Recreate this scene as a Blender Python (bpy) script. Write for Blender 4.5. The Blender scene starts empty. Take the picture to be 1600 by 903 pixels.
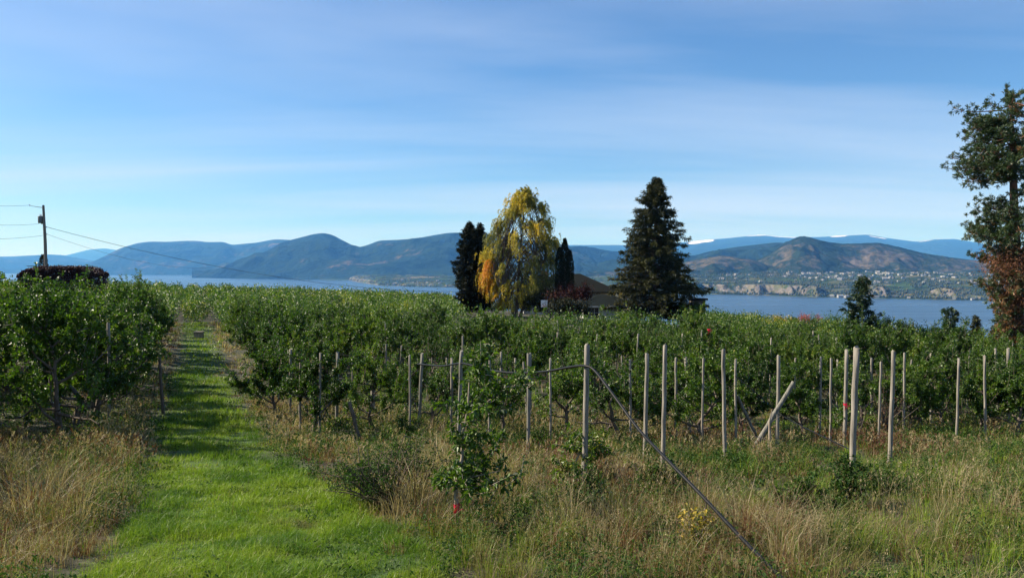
import bpy, math, random
import numpy as np
R = math.radians
SC = bpy.context.scene
COL = SC.collection
F = 1250.0; HY = 420.0          # focal length and horizon row in photo pixels

# ---------------------------------------------------------------- camera
cam = bpy.data.cameras.new("camera"); camo = bpy.data.objects.new("camera", cam); COL.objects.link(camo)
cam.lens = 36 * F / 1600; cam.sensor_width = 36
cam.clip_start = 0.1; cam.clip_end = 200000
camo.location = (0, 0, 0)
camo.rotation_euler = (R(90 - 1.443), 0, 0)
SC.camera = camo
# ---------------------------------------------------------------- light
SUN_EL = 36.0
SUN_AZ = -76.0                  # degrees from straight ahead (+Y), negative = left
world = bpy.data.worlds.new("World"); SC.world = world; world.use_nodes = True
wt = world.node_tree; wt.nodes.clear()
def wn(t, **k):
    n = wt.nodes.new(t)
    for a, b in k.items(): setattr(n, a, b)
    return n
sky = wn("ShaderNodeTexSky", sky_type='NISHITA', sun_disc=False)
sky.sun_elevation = R(SUN_EL); sky.sun_rotation = R(SUN_AZ)
sky.altitude = 400; sky.air_density = 1.0; sky.dust_density = 0.45; sky.ozone_density = 2.6
bg = wn("ShaderNodeBackground"); bg.inputs[1].default_value = 0.053
out = wn("ShaderNodeOutputWorld")
tc = wn("ShaderNodeTexCoord"); sep = wn("ShaderNodeSeparateXYZ")
wt.links.new(tc.outputs['Generated'], sep.inputs[0])
# cirrus sheet: project the view direction onto a high plane
def wm(op, a=None, b=None, va=None, vb=None, clamp=False):
    n = wn("ShaderNodeMath", operation=op); n.use_clamp = clamp
    if a is not None: wt.links.new(a, n.inputs[0])
    if b is not None: wt.links.new(b, n.inputs[1])
    if va is not None: n.inputs[0].default_value = va
    if vb is not None: n.inputs[1].default_value = vb
    return n.outputs[0]
zz = wm('MAXIMUM', sep.outputs[2], vb=0.0)
zz = wm('ADD', zz, vb=0.09)
cx = wm('DIVIDE', sep.outputs[0], zz); cy = wm('DIVIDE', sep.outputs[1], zz)
cmb = wn("ShaderNodeCombineXYZ"); wt.links.new(cx, cmb.inputs[0]); wt.links.new(cy, cmb.inputs[1])
mp = wn("ShaderNodeMapping"); mp.inputs['Rotation'].default_value = (0, 0, R(-14)); mp.inputs['Scale'].default_value = (0.16, 0.55, 1)
mp.inputs['Location'].default_value = (0.3, 0.25, 0)
wt.links.new(cmb.outputs[0], mp.inputs[0])
ns = wn("ShaderNodeTexNoise"); ns.inputs['Scale'].default_value = 1.0; ns.inputs['Detail'].default_value = 7; ns.inputs['Roughness'].default_value = 0.52; ns.inputs['Distortion'].default_value = 0.5
wt.links.new(mp.outputs[0], ns.inputs['Vector'])
cr = wn("ShaderNodeValToRGB"); cr.color_ramp.elements[0].position = 0.37; cr.color_ramp.elements[1].position = 0.68
wt.links.new(ns.outputs[0], cr.inputs[0])
cf = wm('MULTIPLY', cr.outputs[0], vb=0.64)
mixc = wn("ShaderNodeMix", data_type='RGBA'); mixc.inputs['B'].default_value = (6.4, 7.4, 9.4, 1)
wt.links.new(cf, mixc.inputs['Factor'])
skg = wn("ShaderNodeMix", data_type='RGBA', blend_type='MULTIPLY'); skg.inputs['Factor'].default_value = 1.0
skg.inputs['B'].default_value = (0.70, 0.99, 1.28, 1)
wt.links.new(sky.outputs[0], skg.inputs['A'])
wt.links.new(skg.outputs['Result'], mixc.inputs['A'])
wt.links.new(mixc.outputs['Result'], bg.inputs[0]); wt.links.new(bg.outputs[0], out.inputs[0])
sl = bpy.data.lights.new("sun", 'SUN'); slo = bpy.data.objects.new("sun", sl); COL.objects.link(slo)
sl.energy = 5.0; sl.angle = R(0.55); sl.color = (1.0, 0.90, 0.76)
_a = R(SUN_AZ); _e = R(SUN_EL)
SUNV = (math.sin(_a) * math.cos(_e), math.cos(_a) * math.cos(_e), math.sin(_e))
import mathutils
slo.rotation_euler = mathutils.Vector(SUNV).to_track_quat('Z', 'Y').to_euler()
SC.view_settings.view_transform = 'Standard'; SC.view_settings.look = 'None'
SC.view_settings.exposure = 1.05; SC.view_settings.gamma = 1.0
SC.view_settings.use_curve_mapping = False
SC.render.engine = 'CYCLES'
cy_ = SC.cycles
cy_.max_bounces = 5; cy_.diffuse_bounces = 2; cy_.glossy_bounces = 2; cy_.transmission_bounces = 3
cy_.volume_bounces = 1; cy_.transparent_max_bounces = 8; cy_.use_denoising = True
cy_.caustics_reflective = False; cy_.caustics_refractive = False
cy_.volume_step_rate = 1.0

# ---------------------------------------------------------------- helpers
def tag(o, label=None, cat=None, group=None, kind=None):
    if label: o['label'] = label
    if cat: o['category'] = cat
    if group: o['group'] = group
    if kind: o['kind'] = kind
    return o
def empty(name, loc, rz=0.0):
    o = bpy.data.objects.new(name, None); COL.objects.link(o)
    o.location = loc; o.rotation_euler = (0, 0, rz); o.empty_display_size = 0.3
    return o
def copy_tree(o, parent=None):
    c = o.copy(); COL.objects.link(c)
    if parent: c.parent = parent
    for ch in o.children: copy_tree(ch, c)
    return c
def rng_(s): return np.random.default_rng(s)
def norm(v): return v / np.maximum(np.linalg.norm(v, axis=-1, keepdims=True), 1e-9)
def sstep(a, b, x):
    t = np.clip((x - a) / (b - a), 0, 1); return t * t * (3 - 2 * t)
def hash2(ix, iy, s):
    h = (ix.astype(np.int64) * 374761393 + iy.astype(np.int64) * 668265263 + s * 974711) & 0x7fffffff
    h = ((h ^ (h >> 13)) * 1274126177) & 0x7fffffff
    h = h ^ (h >> 16)
    return (h & 0xffff) / 65535.0
def vnoise(x, y, s=0):
    x = np.asarray(x, float); y = np.asarray(y, float)
    ix = np.floor(x); iy = np.floor(y); fx = x - ix; fy = y - iy
    fx = fx * fx * (3 - 2 * fx); fy = fy * fy * (3 - 2 * fy)
    a = hash2(ix, iy, s); b = hash2(ix + 1, iy, s); c = hash2(ix, iy + 1, s); d = hash2(ix + 1, iy + 1, s)
    return (a + (b - a) * fx) * (1 - fy) + (c + (d - c) * fx) * fy
def fbm(x, y, s=0, o=4):
    v = 0; a = .5; t = 0
    for k in range(o):
        v = v + a * vnoise(x * 2 ** k, y * 2 ** k, s + k * 17); t += a; a *= .5
    return v / t
def ridged(x, y, s=0, o=5):
    v = 0; a = .5; t = 0
    for k in range(o):
        n = 1 - abs(2 * vnoise(x * 2 ** k + k * 3.1, y * 2 ** k, s + k * 31) - 1)
        v = v + a * n; t += a; a *= .5
    return v / t

class MB:
    """collects geometry, builds ONE mesh object"""
    def __init__(s): s.v = []; s.n = 0; s.f = []; s.t = []
    def add(s, V, Fc, tint=0.5, mat=0, smooth=False):
        V = np.asarray(V, np.float32).reshape(-1, 3); Fc = np.asarray(Fc, np.int64)
        s.v.append(V); s.f.append((Fc + s.n, mat, smooth)); s.n += len(V)
        t = np.asarray(tint, np.float32)
        s.t.append(np.full(len(V), float(t), np.float32) if t.ndim == 0 else t.astype(np.float32))
    def mesh(s, name, mats):
        me = bpy.data.meshes.new(name)
        V = np.concatenate(s.v); T = np.concatenate(s.t)
        loops = np.concatenate([f.ravel() for f, _, _ in s.f]); 
        tot = np.concatenate([np.full(len(f), f.shape[1]) for f, _, _ in s.f])
        mi = np.concatenate([np.full(len(f), m) for f, m, _ in s.f])
        sm = np.concatenate([np.full(len(f), q) for f, _, q in s.f])
        st = np.concatenate([[0], np.cumsum(tot)[:-1]])
        me.vertices.add(len(V)); me.vertices.foreach_set('co', V.ravel())
        me.loops.add(len(loops)); me.loops.foreach_set('vertex_index', loops.astype(np.int32))
        me.polygons.add(len(tot)); me.polygons.foreach_set('loop_start', st.astype(np.int32))
        me.polygons.foreach_set('material_index', mi.astype(np.int32))
        me.polygons.foreach_set('use_smooth', sm.astype(bool))
        at = me.attributes.new('tint', 'FLOAT', 'POINT'); at.data.foreach_set('value', T)
        for m in mats: me.materials.append(m)
        me.update(calc_edges=True)
        return me
    def build(s, name, mats, parent=None, loc=None):
        if not isinstance(mats, (list, tuple)): mats = [mats]
        o = bpy.data.objects.new(name, s.mesh(name, mats)); COL.objects.link(o)
        if parent: o.parent = parent
        if loc is not None: o.location = loc
        return o

def tube_geo(P, r, sides=6, cap=True):
    P = np.asarray(P, float); n = len(P); r = np.full(n, r) if np.ndim(r) == 0 else np.asarray(r, float)
    T = np.zeros_like(P); T[1:-1] = P[2:] - P[:-2]; T[0] = P[1] - P[0]; T[-1] = P[-1] - P[-2]; T = norm(T)
    up = np.array([0, 0, 1.0]) if abs(T[:, 2]).mean() < .8 else np.array([1.0, 0, 0])
    A = norm(np.cross(T, up)); B = np.cross(T, A)
    a = np.arange(sides) / sides * 2 * math.pi
    V = P[:, None] + r[:, None, None] * (np.cos(a)[None, :, None] * A[:, None] + np.sin(a)[None, :, None] * B[:, None])
    i = np.arange(n - 1)[:, None] * sides; j = np.arange(sides)[None]; k = (j + 1) % sides
    Q = np.stack([i + j, i + k, i + k + sides, i + j + sides], -1).reshape(-1, 4)
    return V.reshape(-1, 3), Q
def add_tube(mb, P, r, sides=6, tint=.5, mat=0, cap=False):
    V, Q = tube_geo(P, r, sides); b = len(V)
    mb.add(V, Q, tint, mat, True)
    if cap:
        mb.add(V[-sides:], [list(range(sides))], tint, mat, False)
        mb.add(V[:sides], [list(range(sides))[::-1]], tint, mat, False)
BOXF = [(0, 1, 3, 2), (4, 6, 7, 5), (0, 4, 5, 1), (2, 3, 7, 6), (0, 2, 6, 4), (1, 5, 7, 3)]
def add_box(mb, a, b, tint=.5, mat=0):
    V = [(x, y, z) for x in (a[0], b[0]) for y in (a[1], b[1]) for z in (a[2], b[2])]
    mb.add(V, BOXF, tint, mat)
def add_leaves(mb, P, A, N, L, W, tint, mat=0, fold=.18, droop=.0):
    P = np.asarray(P); n = len(P)
    L = np.broadcast_to(L, (n,))[:, None]; W = np.broadcast_to(W, (n,))[:, None]
    A = norm(A); S = norm(np.cross(A, N)); Nn = np.cross(S, A)
    b = P; t = P + A * L + np.array([0, 0, -1]) * droop * L
    m = P + A * L * .48
    l = m + S * W * .5 + Nn * W * fold; r = m - S * W * .5 + Nn * W * fold
    V = np.stack([b, r, t, l], 1).reshape(-1, 3)
    i = np.arange(n)[:, None] * 4
    Fc = np.concatenate([i + np.array([0, 1, 2]), i + np.array([0, 2, 3])])
    mb.add(V, Fc, np.repeat(np.broadcast_to(tint, (n,)), 4), mat)

# ---------------------------------------------------------------- materials
def mat(name):
    m = bpy.data.materials.new(name); m.use_nodes = True
    nt = m.node_tree; nt.nodes.clear()
    o = nt.nodes.new("ShaderNodeOutputMaterial"); p = nt.nodes.new("ShaderNodeBsdfPrincipled")
    nt.links.new(p.outputs[0], o.inputs[0])
    return m, nt, p, o
def nd(nt, t, ins=None, **k):
    n = nt.nodes.new(t)
    for a, b in k.items(): setattr(n, a, b)
    for a, b in (ins or {}).items():
        if hasattr(b, 'is_output'): nt.links.new(b, n.inputs[a])
        else: n.inputs[a].default_value = b
    return n
def ramp(nt, fac, stops, interp='LINEAR'):
    n = nt.nodes.new("ShaderNodeValToRGB"); n.color_ramp.interpolation = interp
    e = n.color_ramp.elements
    while len(e) < len(stops): e.new(0.5)
    for i, (p, c) in enumerate(stops): e[i].position = p; e[i].color = (*c, 1)
    nt.links.new(fac, n.inputs[0]); return n.outputs[0]
def noise(nt, scale, detail=4, vec=None, rough=.55, dist=0.0, which=0):
    n = nd(nt, "ShaderNodeTexNoise", {'Scale': scale, 'Detail': detail, 'Roughness': rough, 'Distortion': dist})
    if vec is not None: nt.links.new(vec, n.inputs['Vector'])
    return n.outputs[which]
def objco(nt): return nd(nt, "ShaderNodeTexCoord").outputs['Object']
def leaf_mat(name, stops, rough=.42, trans=.3, spec=.5, objvar=.35, tcol=1.35):
    m, nt, p, o = mat(name)
    at = nd(nt, "ShaderNodeAttribute", attribute_name='tint')
    oi = nd(nt, "ShaderNodeObjectInfo")
    ov = nd(nt, "ShaderNodeMath", {0: oi.outputs['Random'], 1: 0.5}, operation='SUBTRACT')
    ov = nd(nt, "ShaderNodeMath", {0: ov.outputs[0], 1: objvar}, operation='MULTIPLY')
    f = nd(nt, "ShaderNodeMath", {0: at.outputs['Fac'], 1: ov.outputs[0]}, operation='ADD', use_clamp=True)
    c = ramp(nt, f.outputs[0], stops)
    nt.links.new(c, p.inputs['Base Color'])
    p.inputs['Roughness'].default_value = rough; p.inputs['Specular IOR Level'].default_value = spec
    if trans:
        tr = nd(nt, "ShaderNodeBsdfTranslucent")
        mc = nd(nt, "ShaderNodeMix", {'Factor': 1.0, 'A': c, 'B': (tcol, tcol * 1.1, tcol * .6, 1)}, data_type='RGBA', blend_type='MULTIPLY')
        nt.links.new(mc.outputs['Result'], tr.inputs[0])
        mx = nd(nt, "ShaderNodeMixShader", {0: trans})
        nt.links.new(p.outputs[0], mx.inputs[1]); nt.links.new(tr.outputs[0], mx.inputs[2]); nt.links.new(mx.outputs[0], o.inputs[0])
    return m
def plain(name, col, rough=.7, var=.25, scale=6.0, bump=0.0, metal=0.0, stretch=None):
    m, nt, p, o = mat(name)
    v = objco(nt)
    if stretch: v = nd(nt, "ShaderNodeMapping", {'Vector': v, 'Scale': stretch}).outputs[0]
    n = noise(nt, scale, 5, v)
    a = tuple(c * (1 - var) for c in col); b = tuple(min(1, c * (1 + var)) for c in col)
    nt.links.new(ramp(nt, n, [(.3, a), (.7, b)]), p.inputs['Base Color'])
    p.inputs['Roughness'].default_value = rough; p.inputs['Metallic'].default_value = metal; p.inputs['Specular IOR Level'].default_value = .15
    if bump:
        bn = nd(nt, "ShaderNodeBump", {'Height': n, 'Strength': bump, 'Distance': .02}); nt.links.new(bn.outputs[0], p.inputs['Normal'])
    return m
M = {}
M['apple_leaf'] = leaf_mat('apple_leaf', [(0, (.014, .034, .005)), (.42, (.040, .092, .006)), (.75, (.105, .180, .011)), (.95, (.17, .20, .03)), (1, (.24, .23, .04))], rough=.48, trans=.32, spec=.5)
M['bark'] = plain('bark', (.125, .102, .082), .9, .45, 22, .8, stretch=(1, 1, .35))
M['pale_bark'] = plain('pale_bark', (.30, .25, .20), .9, .4, 22, .6, stretch=(1, 1, .3))
M['post'] = plain('post_wood', (.225, .205, .172), .9, .5, 34, 1.0, stretch=(1, 1, .06))
M['post_grey'] = plain('grey_post_wood', (.185, .178, .152), .9, .5, 34, 1.0, stretch=(1, 1, .06))
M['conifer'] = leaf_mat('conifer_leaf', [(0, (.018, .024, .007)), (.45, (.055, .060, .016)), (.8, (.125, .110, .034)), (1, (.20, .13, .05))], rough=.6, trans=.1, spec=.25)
M['cypress'] = leaf_mat('cypress_leaf', [(0, (.008, .013, .006)), (.6, (.020, .026, .011)), (1, (.048, .045, .018))], rough=.65, trans=.05, spec=.2)
M['pine'] = leaf_mat('pine_leaf', [(0, (.014, .028, .009)), (.5, (.034, .066, .017)), (.8, (.075, .11, .03)), (.9, (.09, .09, .03)), (1, (.20, .085, .03))], rough=.5, trans=.15, objvar=0)
M['young_pine'] = leaf_mat('young_pine_leaf', [(0, (.012, .030, .012)), (.6, (.030, .062, .022)), (1, (.06, .09, .03))], rough=.5, trans=.15)
M['dead_leaf'] = leaf_mat('dead_needles', [(0, (.05, .020, .010)), (.5, (.14, .055, .024)), (1, (.26, .12, .05))], rough=.8, trans=.15, objvar=0)
M['willow'] = leaf_mat('weeping_leaf', [(0, (.045, .060, .014)), (.35, (.125, .145, .028)), (.58, (.36, .31, .024)), (.78, (.62, .46, .022)), (.9, (.66, .42, .022)), (1, (.68, .27, .02))], rough=.5, trans=.35, objvar=0)
M['maple'] = leaf_mat('dark_red_leaf', [(0, (.012, .003, .003)), (.6, (.032, .004, .004)), (1, (.09, .008, .006))], rough=.7, trans=.05, spec=.2, objvar=0)
M['hedge'] = leaf_mat('purple_hedge_leaf', [(0, (.018, .010, .012)), (.6, (.045, .018, .020)), (1, (.09, .03, .03))], rough=.5, trans=.15, objvar=0)
M['yellow_bush'] = leaf_mat('yellow_bush_leaf', [(0, (.10, .10, .02)), (.6, (.36, .27, .03)), (1, (.55, .36, .04))], trans=.3, objvar=0)
M['red_bush'] = leaf_mat('red_bush_leaf', [(0, (.12, .03, .03)), (.6, (.34, .09, .08)), (1, (.45, .16, .12))], trans=.3, objvar=0)
M['orange_bush'] = leaf_mat('orange_bush_leaf', [(0, (.06, .04, .02)), (.6, (.16, .08, .03)), (1, (.30, .14, .05))], trans=.3, objvar=0)
M['weed'] = leaf_mat('weed_leaf', [(0, (.014, .036, .007)), (.5, (.034, .080, .012)), (.85, (.07, .125, .02)), (1, (.14, .16, .04))], rough=.65, trans=.3, spec=.2)
GST = [(0, (.020, .055, .008)), (.18, (.080, .165, .010)), (.34, (.22, .31, .020)), (.48, (.105, .140, .024)), (.60, (.175, .145, .050)), (.76, (.43, .35, .215)), (.85, (.26, .19, .10)), (.92, (.16, .075, .035)), (1, (.11, .038, .020))]
M['grass'] = leaf_mat('grass_blade', GST, rough=.5, trans=.3, spec=.35, objvar=0, tcol=1.25)
M['hose'] = plain('hose_plastic', (.008, .009, .010), .5, .2, 9)
M['wire'] = plain('wire_steel', (.05, .05, .055), .5, .1, 9)
M['ribbon'] = plain('pink_ribbon', (.55, .03, .07), .45, .1, 9)
M['wall'] = plain('white_stucco', (.62, .62, .60), .9, .07, 3, .1)
M['roof'] = plain('dark_shingle', (.005, .0065, .005), .9, .3, 9, .6)
M['trim'] = plain('white_trim', (.75, .75, .73), .6, .04, 3)
M['brick'] = plain('chimney_brick', (.30, .13, .08), .9, .3, 9, .4)
M['black'] = plain('black_metal', (.02, .02, .022), .5, .2, 9)
M['pole'] = plain('pole_wood', (.20, .175, .15), .9, .25, 14, .4, stretch=(1, 1, .05))
M['trafo'] = plain('grey_steel', (.16, .18, .18), .5, .1, 4)
gm, nt, p, o = mat('window_glass'); p.inputs['Base Color'].default_value = (.02, .025, .03, 1); p.inputs['Roughness'].default_value = .08; M['glass'] = gm
nt.links.new(ramp(nt, noise(nt, 2, 2, objco(nt)), [(.3, (.012, .016, .02)), (.7, (.03, .036, .04))]), p.inputs['Base Color'])
M['town_white'] = plain('town_white', (.30, .30, .29), .8, .15, .05)
M['town_roof'] = plain('town_roof', (.20, .18, .17), .8, .3, .05)

# ---------------------------------------------------------------- ground form
_gy = np.arange(-300, 2000, .5)
_gz = np.interp(_gy, [-300, -30, 0, 8, 12, 16, 20, 25, 32, 45, 80, 150, 200, 2000], [6, .5, -2.05, -3.0, -3.46, -3.92, -4.33, -4.74, -5.1, -5.55, -6.4, -8.2, -10.2, -80])
_k = np.exp(-np.linspace(-2, 2, 9) ** 2); _k /= _k.sum()
_gz = np.convolve(np.pad(_gz, 4, mode='edge'), _k, 'valid')
def ground(x, y, bumps=True):
    x = np.asarray(x, float); y = np.asarray(y, float)
    z = np.interp(y, _gy, _gz)
    z = z - .035 * np.clip(x, -70, 90) * sstep(8, 30, y)
    E = 168 - 78 * sstep(18, 42, x)
    z = z - .062 * np.clip(x - 14, 0, 80) * sstep(36, 70, y)
    z = z - .34 * np.maximum(0, y - E) - .00035 * np.maximum(0, y - E) ** 2 * (y < E + 300)
    z = z - .10 * np.maximum(0, np.abs(x) - 180)
    if bumps:
        z = z + (fbm(x * .5, y * .5, 5, 3) - .5) * .22 * (1 - path_mask(x, y) * .6) + (fbm(x * .05, y * .05, 9, 2) - .5) * .7 * sstep(30, 60, y)
    return np.maximum(z, -126)
def path_mask(x, y):
    u = x + .4 * y; w = (fbm(x * .35, y * .35, 77, 3) - .5) * 1.9 + (fbm(x * 1.3, y * 1.3, 78, 2) - .5) * .7
    ri = np.interp(y, [7, 9, 12, 17, 22, 30], [1.9, 2.2, 2.35, 1.8, 1.5, 1.35]) + w * .8; le = -.75 + w * .5
    return sstep(le - .3, le + .35, u) * sstep(ri + .45, ri - .35, u) * sstep(84, 78, y)
def gnd(px, py):
    d = np.arange(4, 170, .05); x = (px - 800) / F * d
    z = ground(x, d, False); yy = HY - z / d * F
    i = np.argmin(np.abs(yy - py)); return x[i], d[i]
def P(px, py, d): return ((px - 800) / F * d, d, (HY - py) / F * d)
def g1(x, y): return float(ground(np.array([x]), np.array([y]))[0])

# ground sheet (non-uniform grid)
def axis(lo, hi, n, fine):
    t = np.linspace(-1, 1, n); return t
yy = np.concatenate([np.linspace(-300, 0, 20, False), np.linspace(0, 45, 150, False), np.linspace(45, 180, 110, False), np.linspace(180, 900, 60)])
s = np.linspace(-1, 1, 261); xx = np.sign(s) * (np.abs(s) * 60 + np.abs(s) ** 6 * 1140)
X, Y = np.meshgrid(xx, yy); Z = ground(X, Y)
mb = MB(); nx = len(xx); ny = len(yy)
i = (np.arange(ny - 1)[:, None] * nx + np.arange(nx - 1)[None]).ravel()
mb.add(np.stack([X, Y, Z], -1), np.stack([i, i + 1, i + 1 + nx, i + nx], -1), path_mask(X, Y).ravel(), 0, True)
m, nt, p, o = mat('orchard_soil'); v = objco(nt)
at = nd(nt, "ShaderNodeAttribute", attribute_name='tint')
n1 = noise(nt, .45, 6, v); n2 = noise(nt, 9, 6, v)
c1 = ramp(nt, n1, [(.35, (.020, .030, .009)), (.5, (.040, .040, .018)), (.65, (.065, .050, .028))])
c2 = ramp(nt, n2, [(.3, (.35, .35, .35)), (.75, (1.3, 1.3, 1.3))])
gr = nd(nt, "ShaderNodeMix", {'Factor': at.outputs['Fac'], 'A': c1, 'B': (.04, .095, .010, 1)}, data_type='RGBA')
mm = nd(nt, "ShaderNodeMix", {'Factor': 1.0, 'A': gr.outputs['Result'], 'B': c2}, data_type='RGBA', blend_type='MULTIPLY')
nt.links.new(mm.outputs['Result'], p.inputs['Base Color']); p.inputs['Roughness'].default_value = .95
bn = nd(nt, "ShaderNodeBump", {'Height': n2, 'Strength': .8, 'Distance': .05}); nt.links.new(bn.outputs[0], p.inputs['Normal'])
tag(mb.build('ground', m), kind='structure')

# lake
mb = MB(); mb.add([(-70000, 250, -120), (70000, 250, -120), (70000, 70000, -120), (-70000, 70000, -120)], [(0, 1, 2, 3)])
m, nt, p, o = mat('lake_water'); v = objco(nt)
mp_ = nd(nt, "ShaderNodeMapping", {'Vector': v, 'Scale': (.00045, .0035, 1)})
nb = noise(nt, 1, 5, mp_.outputs[0], .6)
nt.links.new(ramp(nt, nb, [(.38, (.018, .045, .085)), (.6, (.030, .068, .12))]), p.inputs['Base Color'])
nt.links.new(ramp(nt, nb, [(.4, (.22, .22, .22)), (.6, (.38, .38, .38))]), p.inputs['Roughness'])
w = noise(nt, .22, 4, v); bn = nd(nt, "ShaderNodeBump", {'Height': w, 'Strength': 1.0, 'Distance': 1.2}); nt.links.new(bn.outputs[0], p.inputs['Normal'])
p.inputs['IOR'].default_value = 1.33
tag(mb.build('lake', m), kind='structure')

# ---------------------------------------------------------------- far hills
def hill_mat(name, forest, dry, rock, scale, bias, snow=False):
    m, nt, p, o = mat(name); v = objco(nt)
    n1 = noise(nt, 1 / scale, 7, v, .62, .6); n2 = noise(nt, 7 / scale, 7, v, .72)
    at = nd(nt, "ShaderNodeAttribute", attribute_name='tint')
    f = nd(nt, "ShaderNodeMath", {0: n1, 1: at.outputs['Fac']}, operation='ADD')
    f2 = nd(nt, "ShaderNodeMath", {0: n2, 1: .5}, operation='SUBTRACT')
    f2 = nd(nt, "ShaderNodeMath", {0: f2.outputs[0], 1: .95}, operation='MULTIPLY')
    f = nd(nt, "ShaderNodeMath", {0: f.outputs[0], 1: f2.outputs[0]}, operation='ADD')
    st = [(bias - .30, tuple(a * .55 for a in forest)), (bias - .16, tuple(a * 1.3 for a in forest)), (bias - .07, forest), (bias + .03, tuple(a * .5 + b * .5 for a, b in zip(forest, dry))), (bias + .10, dry), (bias + .30, rock)]
    if snow: st = [(.50, forest), (.70, tuple(a * .7 + b * .3 for a, b in zip(forest, dry))), (.80, (.85, .87, .9))]
    st = [(min(1, a), c) for a, c in st]
    nt.links.new(ramp(nt, f.outputs[0], st), p.inputs['Base Color'])
    p.inputs['Roughness'].default_value = 1; p.inputs['Specular IOR Level'].default_value = 0
    bn = nd(nt, "ShaderNodeBump", {'Height': n2, 'Strength': 1.0, 'Distance': scale / 16}); nt.links.new(bn.outputs[0], p.inputs['Normal'])
    return m
def ridge(name, pts, D, front, back, px0, px1, step, mtl, amp=60, wl=700, seed=1, rows=46, tintf=None, base=-128, expo=1.15, jag=0.0):
    px = np.arange(px0, px1 + step, step, float)
    pp = np.array(pts, float); y = np.interp(px, pp[:, 0], pp[:, 1])
    k = max(1, int(6 / step)); ker = np.ones(2 * k + 1) / (2 * k + 1); y = np.convolve(np.pad(y, k, mode='edge'), ker, 'valid')
    fr = np.interp(px, *np.array(front, float).T) if not np.isscalar(front) else np.full(len(px), front)
    Dc = np.interp(px, *np.array(D, float).T) if not np.isscalar(D) else np.full(len(px), D)
    H = (HY - y) / F * Dc
    t = np.concatenate([np.linspace(-1, 0, rows), np.linspace(0, 1, 14)[1:]])
    T, PX = np.meshgrid(t, px, indexing='ij')
    dd = np.where(T < 0, Dc + T * (Dc - fr), Dc + T * back)
    xx = (PX - 800) / F * dd
    prof = 1 - np.abs(T) ** expo
    z = base + (H - base) * prof
    env = np.minimum(1, np.abs(T) * 2.2) * np.minimum(1, (1 - np.abs(T)) * 3)
    g = ridged(xx / wl * .8, dd / wl * .8, seed) - .5; g = g + .4 * (ridged(xx / wl * 2.1, dd / wl * 1.2, seed + 40) - .5)
    z = z + g * amp * 3.4 * env + (fbm(PX * .25, T * 30, seed + 3, 3) - .5) * jag + (fbm(xx / wl * 4, dd / wl * 4, seed + 9, 4) - .5) * amp * .5 * np.minimum(1, np.abs(T) * 6)
    tt = np.zeros_like(z) if tintf is None else tintf(PX, T, xx, dd, z)
    mb = MB(); nx = len(px); ny = len(t)
    i = (np.arange(ny - 1)[:, None] * nx + np.arange(nx - 1)[None]).ravel()
    mb.add(np.stack([xx, dd, z], -1), np.stack([i, i + 1, i + 1 + nx, i + nx], -1), tt.ravel(), 0, True)
    return tag(mb.build(name, mtl), kind='structure')
FOREST = (.016, .030, .016); DRY = (.19, .145, .085); ROCK = (.34, .26, .18)
hm_far = hill_mat('far_forest', FOREST, (.07, .07, .045), ROCK, 3000, .62)
hm_mid = hill_mat('mid_forest', FOREST, (.14, .115, .075), (.24, .19, .13), 1100, .66)
hm_near = hill_mat('near_hill', (.018, .030, .016), (.10, .085, .055), (.18, .145, .105), 420, .57)
hm_snow = hill_mat('snow_ridge', (.020, .034, .020), (.07, .07, .05), ROCK, 2600, .6, True)
ridge('hills', [(-900, 405), (0, 402), (100, 400), (140, 390), (165, 388), (190, 392), (210, 398), (500, 404)], 40000, 33000, 6000, -700, 500, 4, hm_far, 120, 3000, 3, 20)
ridge('hills', [(-900, 396), (-400, 404), (-100, 396), (0, 402), (40, 400), (75, 398), (100, 399), (130, 406), (200, 415), (420, 424)], 27000, 20000, 6000, -900, 420, 3, hm_far, 130, 2200, 4, 30)
ridge('hills', [(60, 432), (120, 421), (160, 402), (190, 388), (215, 380), (235, 377.5), (262, 378), (290, 376.5), (308, 376.5), (325, 378.5), (350, 378), (362, 383), (382, 381), (400, 379.5), (430, 374), (455, 375), (520, 390), (620, 415)],
      18500, 15200, 5000, 60, 620, 2.5, hm_mid, 110, 1500, 5, 44)
def tD(PX, T, x, d, z):
    t = -.02 + .10 * np.exp(-((PX - 610) / 45) ** 2 - ((T + .62) / .12) ** 2)
    return t
ridge('hills', [(300, 433), (340, 424), (372, 409), (400, 400), (420, 391), (440, 379), (465, 372.5), (490, 366), (505, 364), (520, 367), (545, 381), (558, 387), (575, 383), (592, 376), (620, 375), (650, 373), (670, 369), (700, 364), (725, 363.5), (760, 366), (800, 372), (850, 380), (900, 388), (960, 396), (1040, 404), (1130, 412)],
      11800, [(300, 10500), (400, 9400), (555, 8300), (700, 7600), (1130, 6500)], 3500, 300, 1130, 2, hm_mid, 95, 1100, 6, 60, tD)
def tS(PX, T, x, d, z):
    t = np.full_like(PX, -.12)
    for c, w, t0, tw in [(1095, 22, -.12, .09), (1192, 30, -.02, .05), (1310, 14, -.03, .05), (1372, 15, -.10, .05), (1448, 18, -.10, .05), (1475, 14, -.03, .035), (1340, 30, 0, .02), (1228, 18, -.02, .03)]:
        t = t + .75 * np.exp(-((PX - c) / w) ** 4 - ((T - t0) / tw) ** 2)
    return t
ridge('hills', [(780, 392), (850, 385), (880, 383), (920, 383), (970, 383), (1000, 385), (1060, 380), (1090, 376), (1130, 373), (1165, 369.5), (1190, 367), (1215, 370), (1240, 371), (1280, 370.5), (1320, 368), (1355, 366.5), (1385, 372), (1400, 374), (1430, 378), (1460, 374), (1490, 373.5), (1530, 380), (1560, 388), (1620, 392), (1800, 380), (2200, 392)],
      25000, 17000, 6000, 780, 2200, 2, hm_snow, 110, 2600, 7, 50, tS)
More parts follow.
